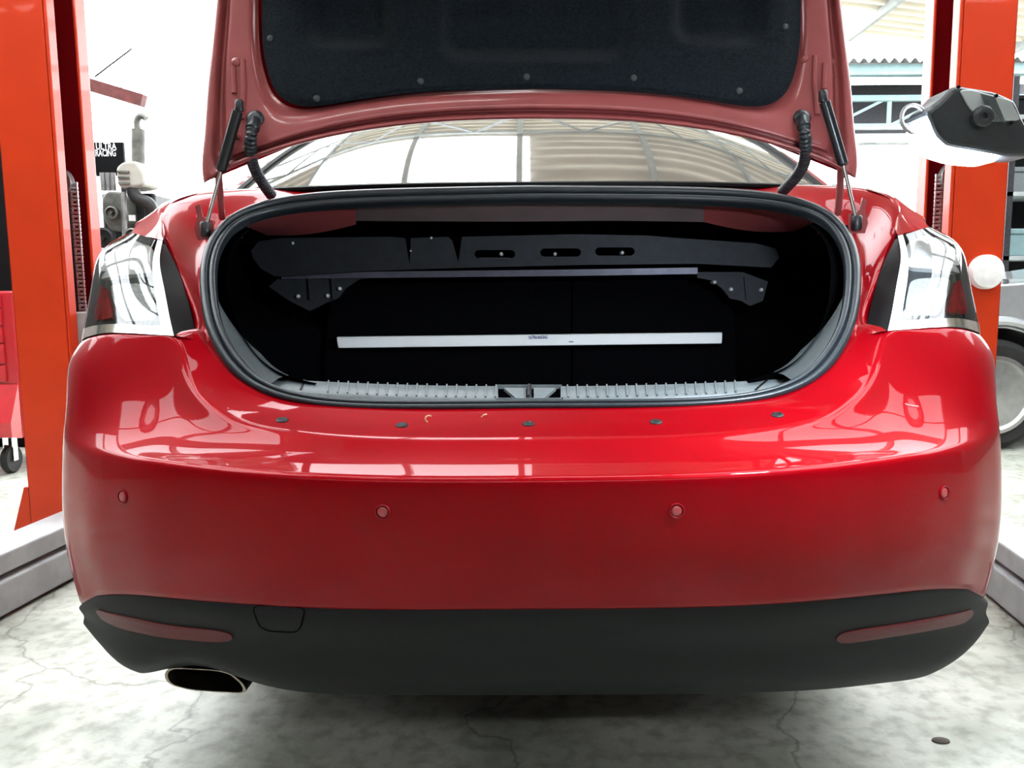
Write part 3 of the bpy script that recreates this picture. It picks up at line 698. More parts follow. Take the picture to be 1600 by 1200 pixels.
for xa_, xb_, xc_, xd_ in ((787, 822, 822, 806), (834, 869, 850, 834)):
    q = [sillpt(xa_, .92), sillpt(xb_, .92), sillpt(xc_, .12), sillpt(xd_, .12)]; v, f = prism([p+V(0, 0, -.003) for p in q], (0, 0, -.006)); mk('latch_plate', v, f, 'plastic_grey', sill, smooth=False)
v, f = tube([sillpt(827, .0)+V(0, 0, -.05), sillpt(827, .1)+V(0, 0, .002), sillpt(827, .9)+V(0, 0, .002), sillpt(827, 1.)+V(0, 0, -.05)], .0045, 8); mk('striker', v, f, 'steel_dark', sill)

# ---- boot interior
for nm, out in (('seat_back', [(505, 640), (512, 500), (518, 470), (528, 452), (548, 440), (590, 434), (892, 433), (892, 640)]), ('seat_back', [(895, 640), (895, 433), (1085, 433), (1110, 438), (1124, 450), (1133, 472), (1148, 490), (1150, 640)])):
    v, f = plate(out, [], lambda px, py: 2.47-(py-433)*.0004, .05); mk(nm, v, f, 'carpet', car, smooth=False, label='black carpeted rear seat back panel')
ends = {1: [(1090, 425), (1160, 425), (1200, 440), (1192, 470), (1172, 478), (1158, 470), (1140, 466), (1130, 452), (1112, 438), (1090, 434)],
        -1: [(590, 432), (560, 437), (540, 450), (528, 466), (508, 474), (484, 486), (452, 470), (420, 448), (440, 430), (590, 425)]}
cm = [(392, 392), (404, 377), (440, 372), (610, 370), (632, 372), (640, 414), (642, 372), (700, 370), (706, 376), (716, 411), (722, 370), (900, 366), (1010, 368), (1060, 372), (1180, 380), (1212, 388), (1218, 402), (1205, 418), (1150, 415), (1090, 412), (900, 414), (700, 419), (560, 424), (470, 430), (430, 432), (408, 420), (396, 404)]
holes = [slot(773, 397, 64, 13), slot(876, 394.5, 64, 13), slot(961, 393, 62, 13)]
v, f = plate(cm, holes, 2.34, .02); xm = mk('shelf_crossmember', v, f, 'shelf_metal', car, smooth=False, label='dark grey pressed metal crossmember with slots')
v, f = plate([(440, 426), (900, 421), (1090, 418), (1090, 428), (900, 431), (600, 434), (440, 436)], [], 2.36, .02); mk('lower_flange', v, f, 'shelf_strip', xm, smooth=False)
for s in (1, -1):
    v, f = plate(ends[s], [], 2.37, .02); mk('bracket', v, f, 'shelf_metal', xm, smooth=False)
for px in (484, 520, 1165): 
    v, f = bar(P(px, 432, 2.365), P(px+3, 468, 2.365), .010, .008, (0, -1, 0)); mk('bracket_fold', v, f, 'shelf_metal', xm, smooth=False)
for px, py, r in ((466, 463, .006), (512, 462, .006), (531, 451, .006), (1116, 441, .006), (1142, 452, .006), (1189, 453, .006), (458, 380, .005), (642, 392, .003), (674, 372, .004), (783, 397, .0055), (867, 397, .0055), (972, 395, .0055)):
    p = P(px, py, 2.345 if py < 425 else 2.37); v, f = lathe([(r, .03), (r, -.004), (r*.7, -.008), (r*.3, -.009)], 12, 'y', p); mk('bolt', v, f, 'bolt', xm, angle=60)
for px in (773, 876, 961):
    v, f = bar(P(px-24, 404, 2.348), P(px+24, 404, 2.348), .004, .004); mk('slot_flange', v, f, 'shelf_strip', xm, smooth=False)
# underside of the parcel shelf, dark wall behind the crossmember
v, f = join(box(-.78, .78, 2.505, 2.515, .95, 1.22), box(-.66, .66, 2.12, 2.44, 1.215, 1.222)); mk('shelf_underside', v, f, 'flat_black', car, smooth=False)
# deck panel under the rear window: centre coloured grey for reflections on its red paint, red shoulders
dk = loft([[P(560, 308, 2.04), P(700, 306, 2.04), P(830, 305, 2.04), P(960, 306, 2.04), P(1100, 308, 2.04)], [P(548, 345, 2.10), P(700, 346, 2.10), P(830, 346, 2.10), P(960, 345, 2.10), P(1100, 347, 2.10)]], 4, 24)
v, f = grid(dk); mk('deck_panel', v, toward_cam(v, f), 'paint_reflect', car)
sh = loft([[P(1100, 308, 2.04), P(1160, 312, 2.02), P(1220, 318, 1.985), P(1285, 342, 1.91)], [P(1100, 347, 2.10), P(1140, 356, 2.11), P(1185, 362, 2.12), P(1240, 362, 2.12)]], 6, 16)
v, f = grid(sh); both('deck_shoulder', v, toward_cam(v, f), 'paint_inner', car)
# side linings, floor
si = [half[np.argmin(abs(half[:, 2]-z))+0] for z in ()]
inner = [i for i in range(110) if half[i][0] > .42 and half[i][2] < 1.17]
hi = half[inner]+np.array([INW[i]*.027 for i in inner])+V(0, .05, 0)
hi = resample(hi, 40)
zz = np.linspace(.60, 1.16, 40)
def sm0(x): x = min(1, max(0, x)); return x*x*(3-2*x)
back = np.array([V(.60+.21*sm0((z-.88)/.12), 2.50, z) for z in zz]); front = hi
midr = np.array([V(.72+.10*sm0((z-.88)/.12)-.14*math.exp(-((z-.72)/.14)**2), 2.1, z) for z in zz])
g = colspl(np.stack([front, front*.35+midr*.65+V(.03, 0, 0), midr*.5+back*.5+V(.05, 0, 0), back]), 24)
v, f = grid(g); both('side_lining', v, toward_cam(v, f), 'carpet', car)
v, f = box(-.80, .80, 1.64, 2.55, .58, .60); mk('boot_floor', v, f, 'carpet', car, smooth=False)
v, f = join(box(-.835, -.82, 1.95, 2.55, .6, 1.14), box(.82, .835, 1.95, 2.55, .6, 1.14), box(-.86, .86, 2.53, 2.57, .55, 1.2)); mk('boot_shell', v, f, 'flat_black', car, smooth=False)

# ---- boot lid, standing open
def LY(py): return 1.845+.085*(278-py)/278
oc = [(830, 186), (950, 188), (1050, 196), (1130, 208), (1200, 224), (1260, 243), (1310, 264), (1337, 279), (1340, 255), (1336, 210), (1330, 140), (1321, 60), (1314, 0), (1308, -60)]
ic = [(830, 139), (930, 141), (1020, 146), (1100, 156), (1150, 164), (1185, 166), (1210, 159), (1228, 143), (1238, 122), (1244, 100), (1248, 75), (1250, 40), (1250, 0), (1250, -60)]
o3 = [P(x, y, LY(y)) for x, y in oc]; i3 = [P(x, y, LY(y)) for x, y in ic]
def two(p): return np.concatenate([spl(p[:8], 40), spl(p[7:], 30)[1:]])
oc3, ic3 = two(o3), spl(i3, 69)
lidn = V(0, -.96, -.28)     # out of the inner face
prof = [(0, .0), (.05, .010), (.11, .014), (.17, .012), (.21, -.004), (.27, -.010), (.33, -.004), (.38, .010), (.44, .013), (.62, .013), (.80, .010), (.90, .004), (.95, -.006), (1, -.010)]
rows = [oc3+(ic3-oc3)*s+lidn*h for s, h in prof]
rows = [rows[0]-lidn*.014]+rows
rh = np.array(rows); rm = rh[:, :0:-1].copy(); rm[:, :, 0] *= -1; rfull = np.concatenate([rm, rh], 1)
dense = colspl(rfull, 46)
v, f = grid(dense)
# outer skin of the lid behind the frame
ofull = rfull[0]-lidn*.004; ncol = len(ofull)
skin = [ofull, ofull-lidn*.02]
cx = np.array([0, LY(60)+.07, P(830, 60, 1.9)[2]])
for s in (.15, .4, .7, 1.): skin.append((ofull-lidn*.03)*(1-s)+s*cx)
sv_, sf_ = grid(np.array(skin))
lid = mk('boot_lid', sv_, sf_, 'paint', car, angle=60)
fr = mk('inner_frame', v, toward_cam(v, f), 'paint_inner', lid, angle=60)
# top return of the lid (the number-plate side, above the picture)
tz = P(830, -60, LY(-60))
ret = loft([[V(x, tz[1]+.05, tz[2]) for x in (-.66, -.3, 0, .3, .66)], [V(x, tz[1]-.02, tz[2]+.07) for x in (-.66, -.3, 0, .3, .66)], [V(x, tz[1]-.20, tz[2]+.11) for x in (-.64, -.3, 0, .3, .64)]], 10, 20)
v, f = grid(ret); mk('lid_tail', v, f, 'paint', lid)
# liner
bound = np.concatenate([[(2*PX-a, b) for a, b in spl(np.array(ic, float), 60)[::-1]][:-1], spl(np.array(ic, float), 60)])
cpt = np.array([830., 20.]); topedge = np.stack([np.linspace(1250, 410, 40)[1:-1], np.full(38, -60.)], 1)
bound = np.concatenate([bound, topedge])
def sm(x): x = np.clip(x, 0, 1); return x*x*(3-2*x)
def recess(px, py):
    d = 0
    for x0, x1, y1 in ((478, 610, 72), (688, 978, 92), (1052, 1190, 68)):
        r = 30; qx = max(x0+r-px, px-(x1-r), 0); qy = max(py-(y1-r), 0); dist = math.hypot(qx, qy)-r
        d = max(d, sm(-dist/26+.3))
    return d
NB = len(bound); RG = 46; lvv = []
for r in range(RG+1):
    s = r/RG
    for q in bound:
        px, py = cpt+(q-cpt)*s
        h = .010*(1-sm((s-.93)/.07))+.004-.030*recess(px, py)
        lvv.append(P(px, py, LY(py))+lidn*h)
lff = gridfaces(RG+1, NB, 0, True)
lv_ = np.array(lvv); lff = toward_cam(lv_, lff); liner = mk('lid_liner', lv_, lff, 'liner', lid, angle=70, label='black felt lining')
NBV = bvh_of(lv_, lff)
for px, py in ((422, 60), (495, 154), (657, 127), (823, 120), (990, 122), (1155, 142), (1227, 42)):
    v, f = disc_on(NBV, px, py, [(.0075, -.004), (.0075, .001), (.006, .003), (.003, .0038)], 16); mk('liner_clip', v, f, 'flange_grey', lid, angle=60)
FB = bvh_of(grid(dense)[0], grid(dense)[1])
for px, py, r in ((1257, 92, .009), (1303, 96, .010), (1302, 118, .003), (369, 97, .010), (370, 212, .009)):
    h = cast(FB, px, py)
    if h is not None:
        v, f = disc_on(FB, px, py, [(r, -.003), (r, .002), (r*.7, .004), (r*.3, .005)], 14); mk('lid_bolt', v, f, 'paint_inner', lid, angle=50)
# reinforcing rails on the lid frame
for pts in ([(1273, 88), (1272, 130), (1276, 180)], [(1288, 100), (1287, 140)], ):
    pp = [cast(FB, *q) for q in pts]; v, f = tube([h[0]+h[1]*.002 for h in pp], .006, 8); vv2 = mirror(v); mk('lid_rail', v, f, 'paint_inner', lid); mk('lid_rail', vv2, flip(f), 'paint_inner', lid)

# ---- gas struts, hinge arms, wiring conduits
for top_, mid_, bot_, lab in (((1286, 150), (1318, 258), (1339, 348), None), ((374, 165), (345, 268), (321, 358), None)):
    a, b, c = P(*top_, 1.82), P(*mid_, 1.835), P(*bot_, 1.85)
    d = (b-a)/np.linalg.norm(b-a)
    v, f = tube([a, a+d*.012, a+d*.013, b-d*.004, b], 0, 14, rad=[.008, .008, .0115, .0115, .008]); st = mk('gas_strut', v, f, 'strut_body', car, angle=40)
    v, f = tube([b, c], .0042, 10); mk('rod', v, f, 'strut_rod', st)
    v, f = lathe([(.009, -.016), (.011, -.012), (.011, .012), (.008, .016)], 12, 'z', c); mk('end_socket', v, f, 'steel_dark', st)
    v, f = lathe([(.008, -.012), (.009, -.008), (.009, .008), (.006, .012)], 12, 'z', a); mk('end_socket', v, f, 'steel_dark', st)
    s = np.sign(c[0]); v, f = prism([c+V(s*x, .014, z) for x, z in ((-.012, -.022), (.024, -.022), (.030, .0), (.022, .03), (.026, .05), (.016, .055), (.010, .028), (-.012, .02))], (0, .006, 0)); o = mk('strut_bracket', v, f, 'paint_inner', st, smooth=False)
v, f = tube(spl([P(1314, 262, 1.87), P(1312, 300, 1.90), P(1309, 335, 1.93)], 10), .008, 8); both('hinge_arm', v, f, 'paint_inner', car)
for pts, g in (([(1254, 188, 1.835), (1257, 205, 1.815), (1259, 235, 1.85), (1250, 268, 1.93), (1222, 300, 2.02)], (1253, 185)), ([(398, 190, 1.835), (393, 208, 1.815), (392, 238, 1.85), (402, 272, 1.93), (424, 305, 2.02)], (399, 186))):
    p = spl([P(*q) for q in pts], 240); rad = [.0118+.0016*math.sin(i*math.pi*2/9) if i > 24 else .0145 for i in range(240)]
    v, f = tube(p, 0, 14, rad=rad); w = mk('wiring_conduit', v, f, 'rubber', car, angle=None)
    v, f = disc_on(FB, *g, [(.019, -.006), (.019, .003), (.016, .006), (.010, .008)], 20); mk('grommet', v, f, 'rubber', w, angle=60)

# ---- exhaust tip
pipe = closed([(257, 1050), (268, 1043), (340, 1047), (362, 1053), (380, 1068), (386, 1081), (378, 1084), (300, 1079), (268, 1071), (258, 1062)], 48, .3)
po = np.array([P(a, b, 1.50) for a, b in pipe]); pc = po.mean(0)
ring = [po*1+V(0, .28, 0), po+V(0, .004, 0), po, (po-pc)*.93+pc, (po-pc)*.90+pc+V(0, .006, 0), (po-pc)*.88+pc+V(0, .10, 0)]
v = np.concatenate(ring); f = gridfaces(6, 48, 0, True); ex = mk('exhaust_tip', v, f, 'pipe_rim', car, angle=50)
v = (po-pc)*.9+pc+V(0, .05, 0); mk('pipe_mouth', v, [tuple(range(48))], 'flat_black', ex, smooth=False)
# ------------------------------------------------------------------ white brace bar across the boot
c = P(827, 532, 2.395)
bl, br = P(527, 535, 2.395), P(1127, 528, 2.395)
bb = empty('brace_bar', (c[0], 2.41, c[2]), 'white brace bar with small blue lettering, lying across the dark boot', 'brace bar')
hw = .0155
out = [(bl[0]-.002, bl[2]+hw), (br[0]+.003, br[2]+hw), (br[0], br[2]-hw), (bl[0]+.004, bl[2]-hw)]
v, f = prism([V(x, 2.395-(.010 if k > 1 else 0), z) for k, (x, z) in enumerate(out)], (0, .022, 0)); o = mk('bar', v, f, 'bar_white', bb, smooth=False); bevel(o, .002)
p = P(841, 527.0, 2.3885); t = text_obj('ULTRA RACING', .0125, 'ink_blue', p, bb, sx=.62)
p = P(834, 535.5, 2.3885); text_obj('www', .004, 'ink_blue', p, bb, name='small_print', sx=2.2) if False else None
v, f = bar(P(889, 534, 2.387), P(896, 534, 2.387), .0006, .0022); mk('small_mark', v, f, 'ink_blue', bb, smooth=False)

# ------------------------------------------------------------------ two-post lift
def hull_bar(a, b, w, h): return bar(a, b, w, h)
linkv, linkf = join(box(-.013, -.009, -.004, .004, -.014, .014), box(.009, .013, -.004, .004, -.014, .014), tube([V(-.014, 0, .008), V(.014, 0, .008)], .005, 8), tube([V(-.014, 0, -.008), V(.014, 0, -.008)], .005, 8))
def lift_post(s, Yf, xo, xi, label):
    """s=+1 right-hand post; xo outer, xi inner edge of the rear flange"""
    xa, xb = abs(xo), abs(xi); D = .265
    root = empty('lift_post', (s*(xa+xb)/2, Yf+D/2, 0), label, 'lift post', 'posts of the car lift')
    def B(x0, x1, *r): 
        lo, hi = sorted((s*x0, s*x1)); return box(lo, hi, *r)
    H = 3.6
    v, f = join(B(xa, xb, Yf, Yf+.012, 0, H), B(xa, xa-.012, Yf, Yf+D, 0, H)); o = mk('column', v, f, 'post_red', root, smooth=False); bevel(o, .006)
    v, f = B(xa-.012, xb, Yf+D-.012, Yf+D, 0, H); mk('front_flange', v, f, 'shaded_red', root, smooth=False)
    v, f = B(xb-.001, xb-.012, Yf, Yf+.055, 0, H); o = mk('front_lip', v, f, 'post_red', root, smooth=False); bevel(o, .005)
    v, f = B(xb-.001, xb-.012, Yf+D-.075, Yf+D, 0, H); o = mk('rear_lip', v, f, 'post_red', root, smooth=False); bevel(o, .005)
    zt = P(125, 487, Yf+.14)[2]
    v, f = B(xb+.02, xb-.05, Yf+.06, Yf+D-.08, .25, zt); o = mk('carriage', v, f, 'arm_grey', root, smooth=False); bevel(o, .004)
    v, f = tube([V(s*(xb+.015), Yf+.075, zt), V(s*(xb+.015), Yf+.075, H-.3)], .008, 10); mk('cylinder_rod', v, f, 'steel', root)
    zp = P(112, 285, Yf+.14)[2]; v, f = lathe([(.02, -.016), (.055, -.016), (.055, -.01), (.045, -.006), (.045, .006), (.055, .01), (.055, .016), (.02, .016)], 28, 'y', (s*(xb+.075), Yf+.15, zp)); mk('pulley', v, f, 'steel', root)
    first = None; z = zt+.015
    while z < zp:
        loc = V(s*(xb+.022), Yf+.16, z)
        if first is None: first = mk('chain_link', linkv, linkf, 'chain', None, smooth=False); first.parent = root; first.location = Vector(loc-rootloc(root))
        else: inst(first, root, loc)
        z += .030
    z = zt+.03
    v, f = tube([V(s*(xb+.05), Yf+.17, zt), V(s*(xb+.05), Yf+.17, zp)], .006, 8); mk('cable', v, f, 'steel_dark', root)
    # foot
    v, f = B(xa+.16, xb-.04, Yf-.02, Yf+D+.06, 0, .018); mk('base_plate', v, f, 'post_red', root, smooth=False)
    for yy in (Yf+.002, Yf+D-.014):
        v, f = prism([V(s*xa, yy, .015), V(s*(xa+.10), yy, .015), V(s*(xa+.015), yy, .29), V(s*xa, yy, .29)], (0, .012, 0)); mk('gusset', v, f, 'post_red', root, smooth=False)
    v, f = lathe([(.02, .018), (.02, .035), (.012, .04), (.012, .06), (.006, .062)], 6, 'z', (s*(xa+.115), Yf+.03, 0)); mk('anchor_bolt', v, f, 'chrome', root, smooth=False)
    # swing arm parked towards the rear of the car
    return root
pl_ = lift_post(-1, 3.0, P(5, 300, 3.0)[0], P(88, 300, 3.0)[0], 'orange-red lift post on the left, in front of the red tool cabinet')
pr_ = lift_post(1, 2.95, P(1574, 300, 2.95)[0], P(1491, 300, 2.95)[0], 'orange-red lift post on the right, bearing a round white pad')
def arm(s, pa, pb, root):
    a, b = PZ(*pa, .0), PZ(*pb, .0); d = (b-a)/np.linalg.norm(b-a); side = V(s*abs(d[1]), -d[0]*np.sign(d[1])*s, 0); side /= np.linalg.norm(side)
    a2 = a-d*.55; b2 = b+d*.30; z0, z1 = .012, .118
    w = .11
    vs = [q+side*k+V(0, 0, z) for q in (b2, a2) for k, z in ((0, z0), (w, z0), (w, z1), (0, z1))]
    f = [(0, 1, 2, 3), (7, 6, 5, 4), (0, 4, 5, 1), (1, 5, 6, 2), (2, 6, 7, 3), (3, 7, 4, 0)]
    ar = mk('swing_arm', np.array(vs), f, 'arm_grey', root, smooth=False); bevel(ar, .006)
    vs = [q+side*k+V(0, 0, z) for q in (b2+d*.02, a2+d*.32) for k, z in ((.012, .135), (w+.05, .135), (w+.05, .20), (.012, .20))]
    ar2 = mk('arm_extension', np.array(vs), f, 'arm_grey', ar, smooth=False); bevel(ar2, .006)
    v, f = lathe([(.05, .118), (.05, .13), (.035, .135), (.035, .19), (.05, .195), (.05, .21)], 20, 'z', a2+side*w*.5+d*.08); mk('lift_pad', v, f, 'steel_dark', ar)
arm(-1, (0, 972), (122, 905), pl_)
arm(1, (1600, 985), (1545, 938), pr_)
c = P(1538, 425, 2.95); v, f = lathe([(.06, 2.95), (.06, 2.93), (.054, 2.922), (.03, 2.918), (.008, 2.917)], 32, 'y', (c[0], 0, c[2])); mk('round_pad', v, f, 'pad_white', pr_, label='round white pad')

# ------------------------------------------------------------------ hand lamp with LED tube
LYw = 1.2; LK = LYw/1.66
lc = P(1520, 190, LYw)
wl = empty('work_lamp', (lc[0], LYw, lc[2]), 'black cordless work lamp glowing white, in front of the right lift post', 'lamp')
ob = closed([(1447, 172), (1468, 156), (1487, 136), (1500, 133), (1556, 142), (1588, 156), (1602, 190), (1625, 214), (1622, 244), (1570, 244), (1480, 229), (1462, 212)], 48, .18)
v, f = prism([P(a, b, LYw-.03*LK) for a, b in ob], (0, .095*LK, .0)); o = mk('body', v, f, 'lamp_body', wl, smooth=False); bevel(o, .009, 3)
tp = closed([(1500, 140), (1520, 140), (1580, 156), (1596, 188), (1534, 190), (1513, 165)], 40, .12)
v, f = prism([P(a, b, LYw-.034*LK) for a, b in tp], (0, .02, 0)); o = mk('top_panel', v, f, 'lamp_lit_panel', wl, smooth=False); bevel(o, .004)  # vent panel, its colour lightened for the light falling on the lamp's top
for k in range(9):
    a = P(1533+k*2.6, 146+k*.7, LYw-.0355*LK); b = P(1548+k*2.9, 190+k*.3, LYw-.0355*LK); v, f = bar(a, b, .0007, .0012, (0, -1, 0)); mk('vent_slat', v, f, 'plastic_grey', wl, smooth=False)
ow = closed([(1449, 180), (1460, 206), (1478, 227), (1530, 237), (1566, 243), (1552, 254), (1505, 250), (1470, 240), (1446, 224), (1438, 196)], 44, .25)
v, f = prism([P(a, b, LYw-.015*LK) for a, b in ow], (0, .065*LK, 0)); o = mk('led_lens', v, f, 'led', wl, smooth=False); bevel(o, .006, 3)
cc = P(1428, 186, LYw); th = np.linspace(0, 2*math.pi, 33); v, f = tube([cc+LK*V(.024*math.cos(t), .008*math.sin(t), .028*math.sin(t)) for t in th], .0028, 8, cap=False); mk('hook', v, f, 'steel', wl)
cv_, cf_ = lathe([(.02*LK, LYw-.03*LK), (.02*LK, LYw-.042*LK), (.014*LK, LYw-.046*LK), (.006*LK, LYw-.044*LK), (.005*LK, LYw-.04*LK)], 20, 'y', (P(1519, 188, LYw)[0], 0, P(1519, 188, LYw)[2])); mk('pivot_knob', cv_, cf_, 'lamp_body', wl, angle=50)
for px, py in ((1497, 136), (1556, 150), (1545, 188), (1580, 192)):
    q = P(px, py, LYw-.034*LK); v, f = lathe([(.0025, LYw-.034*LK), (.0025, LYw-.037*LK), (.0015, LYw-.038*LK)], 10, 'y', (q[0], 0, q[2])); mk('screw', v, f, 'black_paint', wl)
v, f = tube(spl([P(1596, 190, LYw), P(1625, 186, LYw), P(1665, 150, LYw), V(P(1680, 0, LYw)[0], 1.6, 2.4), V(1.15, 1.5, 4.1)], 50), .0035, 8); mk('cord', v, f, 'black_paint', wl)

# ------------------------------------------------------------------ fluorescent fittings on the roof trusses
for k, (x, y, lab) in enumerate(((-.75, .35, 'white tube light hung above the left of the bumper'), (2.1, .8, 'white tube light hung above the right of the bumper'))):
    t = empty('tube_light', (x, y, 3.55), lab, 'light', 'tube lights over the bay')
    v, f = join(box(x-.62, x+.62, y-.05, y+.05, 3.58, 3.64)); o = mk('housing', v, f, 'wall_white', t, smooth=False); bevel(o, .01)
    v, f = tube([V(x-.6, y, 3.56), V(x+.6, y, 3.56)], .016, 12); mk('tube', v, f, 'tube_light', t)
    for d in (-.5, .5): v, f = tube([V(x+d, y, 3.64), V(x+d, y, 5.1)], .004, 6); mk('hanger', v, f, 'steel_dark', t)

# ------------------------------------------------------------------ left background
xr = P(30, 600, 4.5)[0]; zt = P(20, 455, 4.5)[2]
tc_ = empty('tool_cabinet', (xr-.4, 4.75, 0), 'red rolling tool cabinet with white handles, at the left edge', 'tool cabinet')
v, f = box(xr-.8, xr, 4.5, 5.0, .20, zt); o = mk('body', v, f, 'tool_red', tc_, smooth=False); bevel(o, .01)
zz_ = [P(10, y, 4.48)[2] for y in (458, 482, 510, 537, 570, 598)]
for k in range(5):
    v, f = box(xr-.77, xr-.06, 4.485, 4.502, zz_[k+1]+.006, zz_[k]-.004); dr = mk('drawer', v, f, 'tool_red', tc_, smooth=False); bevel(dr, .004)
    if k < 4:
        v, f = box(xr-.72, xr-.08, 4.46, 4.486, zz_[k]-.035, zz_[k]-.012); h = mk('handle', v, f, 'chrome', dr, smooth=False); bevel(h, .006)
v, f = prism([V(xr-.8, 4.49, zz_[5]-.01), V(xr-.8, 4.40, .30), V(xr-.8, 4.40, .22), V(xr-.8, 4.49, .20)], (.8, 0, 0)); mk('skirt', v, f, 'tool_red', tc_, smooth=False)
for dx in (.70, .09):
    for yy in (4.52, 4.92):
        v, f = lathe([(.02, -.018), (.07, -.02), (.078, -.012), (.078, .012), (.07, .02), (.02, .018)], 24, 'x', (xr-dx, yy, .078)); w = mk('caster', v, f, 'tyre', tc_)
        v, f = join(box(xr-dx-.028, xr-dx-.022, yy-.02, yy+.02, .07, .2), box(xr-dx+.022, xr-dx+.028, yy-.02, yy+.02, .07, .2)); mk('caster_fork', v, f, 'chrome', w, smooth=False)
xb_ = P(40, 600, 5.25)[0]
bk = empty('tall_cabinet', (xb_-.5, 5.5, 0), 'tall black cabinet standing behind the red tool cabinet', 'cabinet')
v, f = box(xb_-1.0, xb_, 5.25, 5.75, 0, P(5, 232, 5.25)[2]); o = mk('body', v, f, 'black_paint', bk, smooth=False); bevel(o, .01)
for k in range(2):
    v, f = box(xb_-.98+k*.49, xb_-.51+k*.49, 5.235, 5.252, .1, 2.0); d = mk('door', v, f, 'black_paint', bk, smooth=False); bevel(d, .006)
    v, f = tube([V(xb_-.55+k*.1, 5.225, .9), V(xb_-.55+k*.1, 5.225, 1.1)], .008, 8); mk('handle', v, f, 'steel_dark', d)

# engine on a stand with a hoist boom above, banner behind
EY = 6.0
ep = P(195, 300, EY)
en = empty('engine', (ep[0], EY, 0), 'grey car engine raised on a stand behind the left lift post', 'engine')
def eb(px0, px1, py0, py1, y0, y1): 
    a, b = P(px0, py1, EY), P(px1, py0, EY); return box(a[0], b[0], y0, y1, a[2], b[2])
v, f = eb(158, 236, 300, 395, EY+.05, EY+.45); o = mk('block', v, f, 'cast_dark', en, smooth=False); bevel(o, .02)
sc_ = closed([(158, 308), (168, 298), (188, 299), (196, 315), (200, 345), (190, 362), (172, 360), (160, 340)], 40, .3)
v, f = prism([P(a, b, EY-.10) for a, b in sc_], (0, .2, 0)); o = mk('timing_cover', v, f, 'cast_alu', en, smooth=False); bevel(o, .015, 3)
sc2 = closed([(180, 262), (192, 252), (212, 251), (222, 264), (226, 290), (205, 294), (184, 294)], 40, .3)
v, f = prism([P(a, b, EY-.15) for a, b in sc2], (0, .25, 0)); o = mk('intake_plenum', v, f, 'cream', en, smooth=False); bevel(o, .02, 3)
for k in range(3):
    v, f = box(P(183, 0, EY)[0], P(201, 0, EY)[0], EY-.165, EY-.14, P(190, 270+k*9, EY-.15)[2], P(190, 267+k*9, EY-.15)[2]); mk('fin', v, f, 'cast_alu', en, smooth=False)
v, f = tube([P(216, 258, EY), P(216, 202, EY)], .075*.62, 20); mk('canister', v, f, 'cast_alu', en, angle=50)
v, f = tube(spl([P(216, 204, EY), P(215, 186, EY), P(222, 181, EY), P(228, 186, EY)], 16), .022, 10); mk('neck_pipe', v, f, 'cast_alu', en)
v, f = tube(spl([P(207, 292, EY-.1), P(215, 310, EY-.1), P(232, 318, EY-.08), P(236, 345, EY-.05)], 20), .045, 12); mk('hose', v, f, 'cast_dark', en)
v, f = tube([P(196, 395, EY-.12), P(193, 300, EY-.12)], .018, 10); mk('drop_pipe', v, f, 'steel', en)
for px, py, r in ((178, 333, .045), (166, 372, .07), (210, 368, .05)):
    q = P(px, py, EY-.1); v, f = lathe([(r, EY-.1), (r, EY-.14), (r*.8, EY-.145), (r*.75, EY-.12), (.015, EY-.12), (.01, EY-.15)], 24, 'y', (q[0], 0, q[2])); mk('pulley', v, f, 'cast_alu' if r < .06 else 'cast_dark', en, angle=40)
for px in (160, 168, 176): v, f = tube([P(px, 270, EY-.05), P(px+2, 298, EY-.05)], .018, 10); mk('pipe', v, f, 'steel', en)
v, f = eb(214, 222, 338, 347, EY-.12, EY-.1); mk('paper_tag', v, f, 'wall_white', en, smooth=False)
zb_ = P(200, 395, EY)[2]
v, f = join(*[box(ep[0]+dx-.02, ep[0]+dx+.02, EY+dy-.02, EY+dy+.02, 0, zb_) for dx in (-.2, .2) for dy in (.08, .42)], box(ep[0]-.3, ep[0]+.3, EY, EY+.5, zb_-.04, zb_)); mk('stand', v, f, 'steel_dark', en, smooth=False)
a, b = P(146, 250, EY+.62), P(192, 222, EY+.62)
sg_ = empty('sign_board', ((a[0]+b[0])/2, EY+.63, a[2]), 'black sign board with white block lettering behind the grey engine', 'sign')
v, f = box(a[0]-.06, b[0], EY+.62, EY+.64, P(150, 275, EY+.62)[2], b[2]); mk('board', v, f, 'black_paint', sg_, smooth=False)
text_obj('ULTRA', .072, 'ink_white', P(165.5, 229, EY+.618), sg_, sx=.72); text_obj('RACING', .072, 'ink_white', P(165, 239.5, EY+.618), sg_, sx=.60)
v, f = join(box(a[0]-.05, a[0]-.01, EY+.641, EY+.67, 0, b[2]), box(b[0]-.05, b[0]-.01, EY+.641, EY+.67, 0, b[2])); mk('leg', v, f, 'steel_dark', sg_, smooth=False)
hb = empty('hoist_crane', (P(110, 600, 6.6)[0], 6.6, 0), 'rusty red hoist boom sloping down above the engine', 'hoist')
v, f = bar(P(112, 124, 6.6), P(225, 158, 6.6), .08, .09); mk('boom', v, f, 'rust_red', hb, smooth=False)
q = P(112, 124, 6.6); v, f = box(q[0]-.05, q[0]+.05, 6.55, 6.65, 0, q[2]+.05); mk('mast', v, f, 'rust_red', hb, smooth=False)
v, f = tube([P(148, 120, 6.6), P(206, 76, 6.6)], .007, 6); mk('stay_wire', v, f, 'steel_dark', hb)
v, f = tube([P(190, 94, 6.6), P(190, 146, 6.6)], .005, 6); mk('stay_wire', v, f, 'steel', hb)

